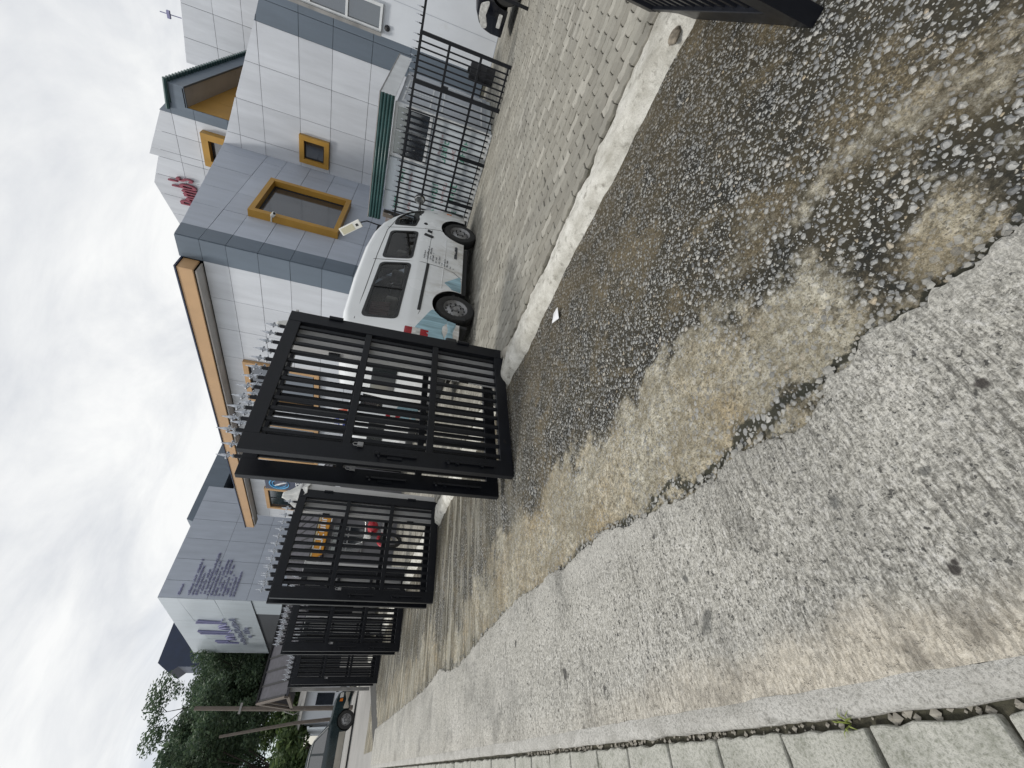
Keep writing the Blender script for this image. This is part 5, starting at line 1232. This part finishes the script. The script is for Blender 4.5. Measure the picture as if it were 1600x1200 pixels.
# flowing script of four tall loops over two rows of small letters
strokes([W3(.02,8.9),W3(.04,10.4),W3(.10,10.5),W3(.10,9.6),W3(.05,9.5)],[.06,.09,.08,.06,.04])
strokes([W3(.16,8.95),W3(.20,9.6),W3(.24,9.0),W3(.30,9.55),W3(.34,8.95)],[.05,.07,.06,.07,.04])
strokes([W3(.40,8.9),W3(.42,11.1),W3(.50,11.2),W3(.48,9.2),W3(.55,8.95)],[.05,.09,.08,.06,.04])
strokes([W3(.58,9.0),W3(.62,9.65),W3(.67,9.0),W3(.70,9.6),W3(.76,9.05)],[.05,.07,.06,.07,.04])
strokes([W3(.80,9.0),W3(.82,10.9),W3(.88,10.7),W3(.85,9.3),W3(.95,9.1)],[.05,.09,.07,.06,.03])
TP(b,'script_lettering',M['text_purple'],smooth=True)
b=MB(); scrawl(b,(TX-.1,45.8,8.35),(0,-1,0),(0,0,1),8.3,.36,16,.06,.95,.09,seed=150); scrawl(b,(TX-.1,43.2,7.75),(0,-1,0),(0,0,1),3.2,.34,5,.06,.95,.09,seed=151); TP(b,'small_lettering',M['text_dark'])
pb_=thing('dark_parapet_block','dark slate topped block rising behind the lettered tower','building',(14.4,37,0))
b=MB(); b.box(14.6,30,37,60,0,11.5); PB(b,'wall',M['panel_blue'],pb_)
b=MB(); b.prism([(14.2,12.1),(14.7,13.55),(30,13.55),(30,12.1)],'Y',36.6,60); PB(b,'parapet',M['panel_band'],pb_)
nb=thing('navy_block','distant dark navy block with light window strips above the tree','building',(8.3,60,0))
b=MB(); b.prism([(8.9,0),(20,0),(20,18.4),(9.2,18.1),(8.35,16.8),(8.9,16.2)],'Y',60,64); PB(b,'wall',M['navy'],nb)
b=MB()
for (a0,a1,z0,z1) in ((12.0,12.9,15.6,16.5),(9.2,10.6,14.7,15.0),(10.9,11.7,14.4,15.4),(12.3,12.9,13.8,14.8),(9.3,10.0,13.3,14.0)): b.box(a0,a1,59.93,60,z0,z1)
PB(b,'window',mat('sky_reflection_pane',(.45,.52,.62),.1),nb)  # pale pane colour is a painted reflection of the sky
# low houses at the end of the street
def house(name,label,x0,x1,y0,y1,h,m,roofm,pitch=.8):
    t=thing(name,label,'house',(x0,y0,-.15))
    b=MB(); b.box(x0,x1,y0,y1,-.15,h); PB(b,'wall',m,t)
    b=MB(); b.prism([(y0-.4,h),(y1+.4,h),((y0+y1)/2,h+pitch)],'X',x0-.3,x1+.3); PB(b,'roof',roofm,t)
    b=MB(); n=max(1,int((x1-x0)/1.6))
    for k in range(n):
        x=x0+(k+.35)*(x1-x0)/n; b.box(x,x+.6,y0-.03,y0,h*.35,h*.75)
    f=PB(b,'house_window',M['glass'],t); return t
house('house','low white rendered house behind the poles at the end of the street',2.3,7.0,34,40,2.45,M['white_wall'],M['zinc'],.5)
house('house','pale cream bungalow with grey roof at the far left end of the street',-4.0,1.9,52,58,3.2,M['cream_wall'],M['zinc'],1.4)
house('house','small white building half hidden by shrubs beyond the dark green car',-1.6,.9,40,44,2.2,M['white_wall'],M['shingle'],.6)
b=MB()
for k in range(8): b.box(2.0-.01,2.03,33+k*.9,33.7+k*.9,-.1,1.9)
b.box(1.99,2.05,32.6,40,1.9,2.0); tag(b.build('boundary_wall',M['kiosk']),'white boundary panels along the far left pavement','wall')
# poles
up_=thing('utility_pole','grey timber utility pole standing at the far left in front of the big tree','pole',(2.62,30,-.15))
b=MB(); b.tube([(2.62,30,-.15),(2.63,30,3.5),(2.72,30,7.3)],[.115,.105,.09],10); PB(b,'pole',M['timber'],up_,smooth=True)
b=MB(); b.box(2.45,2.9,29.85,29.95,5.2,5.3); b.tube([(2.5,29.85,3.2),(2.35,29.7,2.7),(2.6,29.8,2.2)],.02,6); PB(b,'cross_arm',M['zinc'],up_)
lp=thing('leaning_pole','thinner weathered timber pole leaning beside the utility pole','pole',(2.05,29.2,-.15))
b=MB(); b.tube([(2.16,29.2,-.15),(1.98,29.2,2.5),(1.55,29.2,5.7)],[.085,.075,.055],8); PB(b,'pole',M['timber'],lp,smooth=True)

# ------------------------------------------------------------------ trees
def leaf_mat(name,lo,hi):
    mt=bpy.data.materials.new(name); mt.use_nodes=True; t=mt.node_tree; b=t.nodes['Principled BSDF']
    g=N(t,'ShaderNodeNewGeometry'); c=ramp(t,g.outputs['Random Per Island'],[(0,lo),(.6,tuple((a+b_)/2 for a,b_ in zip(lo,hi))),(1,hi)]); L(t,c,b.inputs['Base Color']); b.inputs['Roughness'].default_value=.55
    tr=N(t,'ShaderNodeBsdfTranslucent'); L(t,c,tr.inputs[0]); mx=N(t,'ShaderNodeMixShader'); mx.inputs[0].default_value=.3
    o=t.nodes['Material Output']; L(t,b.outputs[0],mx.inputs[1]); L(t,tr.outputs[0],mx.inputs[2]); L(t,mx.outputs[0],o.inputs[0]); return mt
LEAF=leaf_mat('acacia_leaf',(.045,.080,.052),(.13,.19,.10)); LEAF2=leaf_mat('bush_leaf',(.032,.066,.024),(.11,.16,.05))
def leaves(cl,n,size,rng):
    # cl: list of (centre, radii); quads spread through the clumps
    cl=[(np.array(c,float),np.array(r,float)) for c,r in cl]; vol=np.array([np.prod(r) for c,r in cl])**.8; pr=vol/vol.sum()
    idx=rng.choice(len(cl),n,p=pr); C=np.array([c for c,_ in cl])[idx]; Rr=np.array([r for _,r in cl])[idx]
    d=rng.normal(size=(n,3)); d/=np.linalg.norm(d,axis=1)[:,None]; rad=rng.random(n)**.45
    P=C+d*Rr*rad[:,None]
    a=rng.normal(size=(n,3)); a[:,2]*=.5; a/=np.linalg.norm(a,axis=1)[:,None]; b=rng.normal(size=(n,3)); b-=a*(a*b).sum(1)[:,None]; b/=np.linalg.norm(b,axis=1)[:,None]
    s=size*(.55+.9*rng.random(n))[:,None]; A=a*s; B=b*s*.42
    V=np.stack([P-A,P+B*.9,P+A,P-B*.9],1).reshape(-1,3); Fc=np.arange(n*4).reshape(-1,4)
    return V,Fc
def crown(name,m,parent,cl,n,size,rng,off):
    V_,F_=leaves(cl,n,size,rng); me=bpy.data.meshes.new(name); me.from_pydata(V_.tolist(),[],F_.tolist()); me.materials.append(m); me.update()
    o=bpy.data.objects.new(name,me); COL.objects.link(o); o.parent=parent; o.matrix_parent_inverse=Matrix.Translation(-Vector(off)); return o
def tree(name,label,base,height,spread,nl,size,m,seed,trunk_r=.22,clump=(1.0,.55),first=.3,cat='tree',group=None,limbs=9,bias=(0,0),fill=0):
    rg=random.Random(seed); rng=np.random.default_rng(seed); bx,by,bz=base; t=thing(name,label,cat,base,0,group)
    b=MB(); top=bz+height
    tr=[(bx+.15*rg.uniform(-1,1)*k,by+.15*rg.uniform(-1,1)*k,bz+height*.55*k/3) for k in range(4)]
    b.tube(tr,[trunk_r*(1-.18*k) for k in range(4)],9); cl=[]
    for i in range(limbs):
        a=2*math.pi*i/limbs+rg.uniform(-.4,.4); k=rg.uniform(.45,1); st=Vector(tr[0]).lerp(Vector(tr[3]),k)
        L_=spread*rg.uniform(.55,1.05); el=rg.uniform(.25,1.0); rise=height*(1-.55*k)*rg.uniform(.55,.98)
        en=Vector((st.x+math.cos(a)*L_+bias[0],st.y+math.sin(a)*L_+bias[1],min(top,st.z+rise))); md=st.lerp(en,.5)+Vector((rg.uniform(-.3,.3),rg.uniform(-.3,.3),rise*.12))
        b.tube([st,md,en],[trunk_r*.42,trunk_r*.26,trunk_r*.08],6)
        for j in range(4):
            q=st.lerp(en,rg.uniform(.45,1.0)); e2=q+Vector((rg.uniform(-1,1),rg.uniform(-1,1),rg.uniform(-.1,.8)))*spread*.32
            b.tube([q,q.lerp(e2,.5)+Vector((0,0,.1)),e2],[trunk_r*.14,trunk_r*.09,trunk_r*.03],5)
            for _ in range(3):
                e3=e2+Vector((rg.uniform(-1,1),rg.uniform(-1,1),rg.uniform(-.5,.6)))*spread*.17; b.tube([e2,e3],[trunk_r*.05,trunk_r*.02],4)
                r=clump[0]*rg.uniform(.5,1.1); cl.append(((e3.x,e3.y,e3.z),(r,r,r*clump[1])))
    for _ in range(fill):
        a=rg.uniform(0,6.28); q=rg.random()**.5; zz_=rg.uniform(-1,1); k=math.sqrt(max(0,1-zz_*zz_*.8)); r=clump[0]*rg.uniform(.6,1.1)
        cl.append(((bx+bias[0]+math.cos(a)*q*k*spread*1.0,by+math.sin(a)*q*k*spread*.8,bz+height*(.70+.24*zz_)),(r,r,r*clump[1])))
    PB(b,'trunk',M['bark'],t,smooth=True); crown('crown',m,t,cl,nl,size,rng,base); return t
tree('acacia_tree','big feathery dark green tree rising behind the poles at the far left',(6.2,56,-.15),14.2,6.8,88000,.14,LEAF,5,.24,(1.35,.60),limbs=16,bias=(-1.0,0),fill=130)
tree('acacia_tree','tall loose tree whose branches reach over the left frame edge',(.4,44,-.15),11.2,4.6,30000,.13,LEAF,17,.13,(1.05,.6),limbs=10,fill=36)
for k,(x,y,h,sp,s_,lab) in enumerate(((4.2,52,6.0,2.8,31,'mid green shrub tree filling the gap under the big feathery tree'),(7.4,58,9.0,3.2,32,'dense dark shrub tree filling the gap beside the lettered tower front'),(.9,36.5,3.6,1.5,33,'bright green leafy bush beyond the dark green car'),(-.4,50,5.0,2.4,34,'dull green tree behind the cream bungalow'),(-2.6,44,6.0,2.4,35,'green tree cut by the left frame edge'))):
    tree('shrub_tree',lab,(x,y,-.15),h,sp,6500 if k<2 else 4200,.16,LEAF2 if k!=1 else LEAF,s_,.10,(.85,.8),group='smaller trees at the street end',limbs=7)
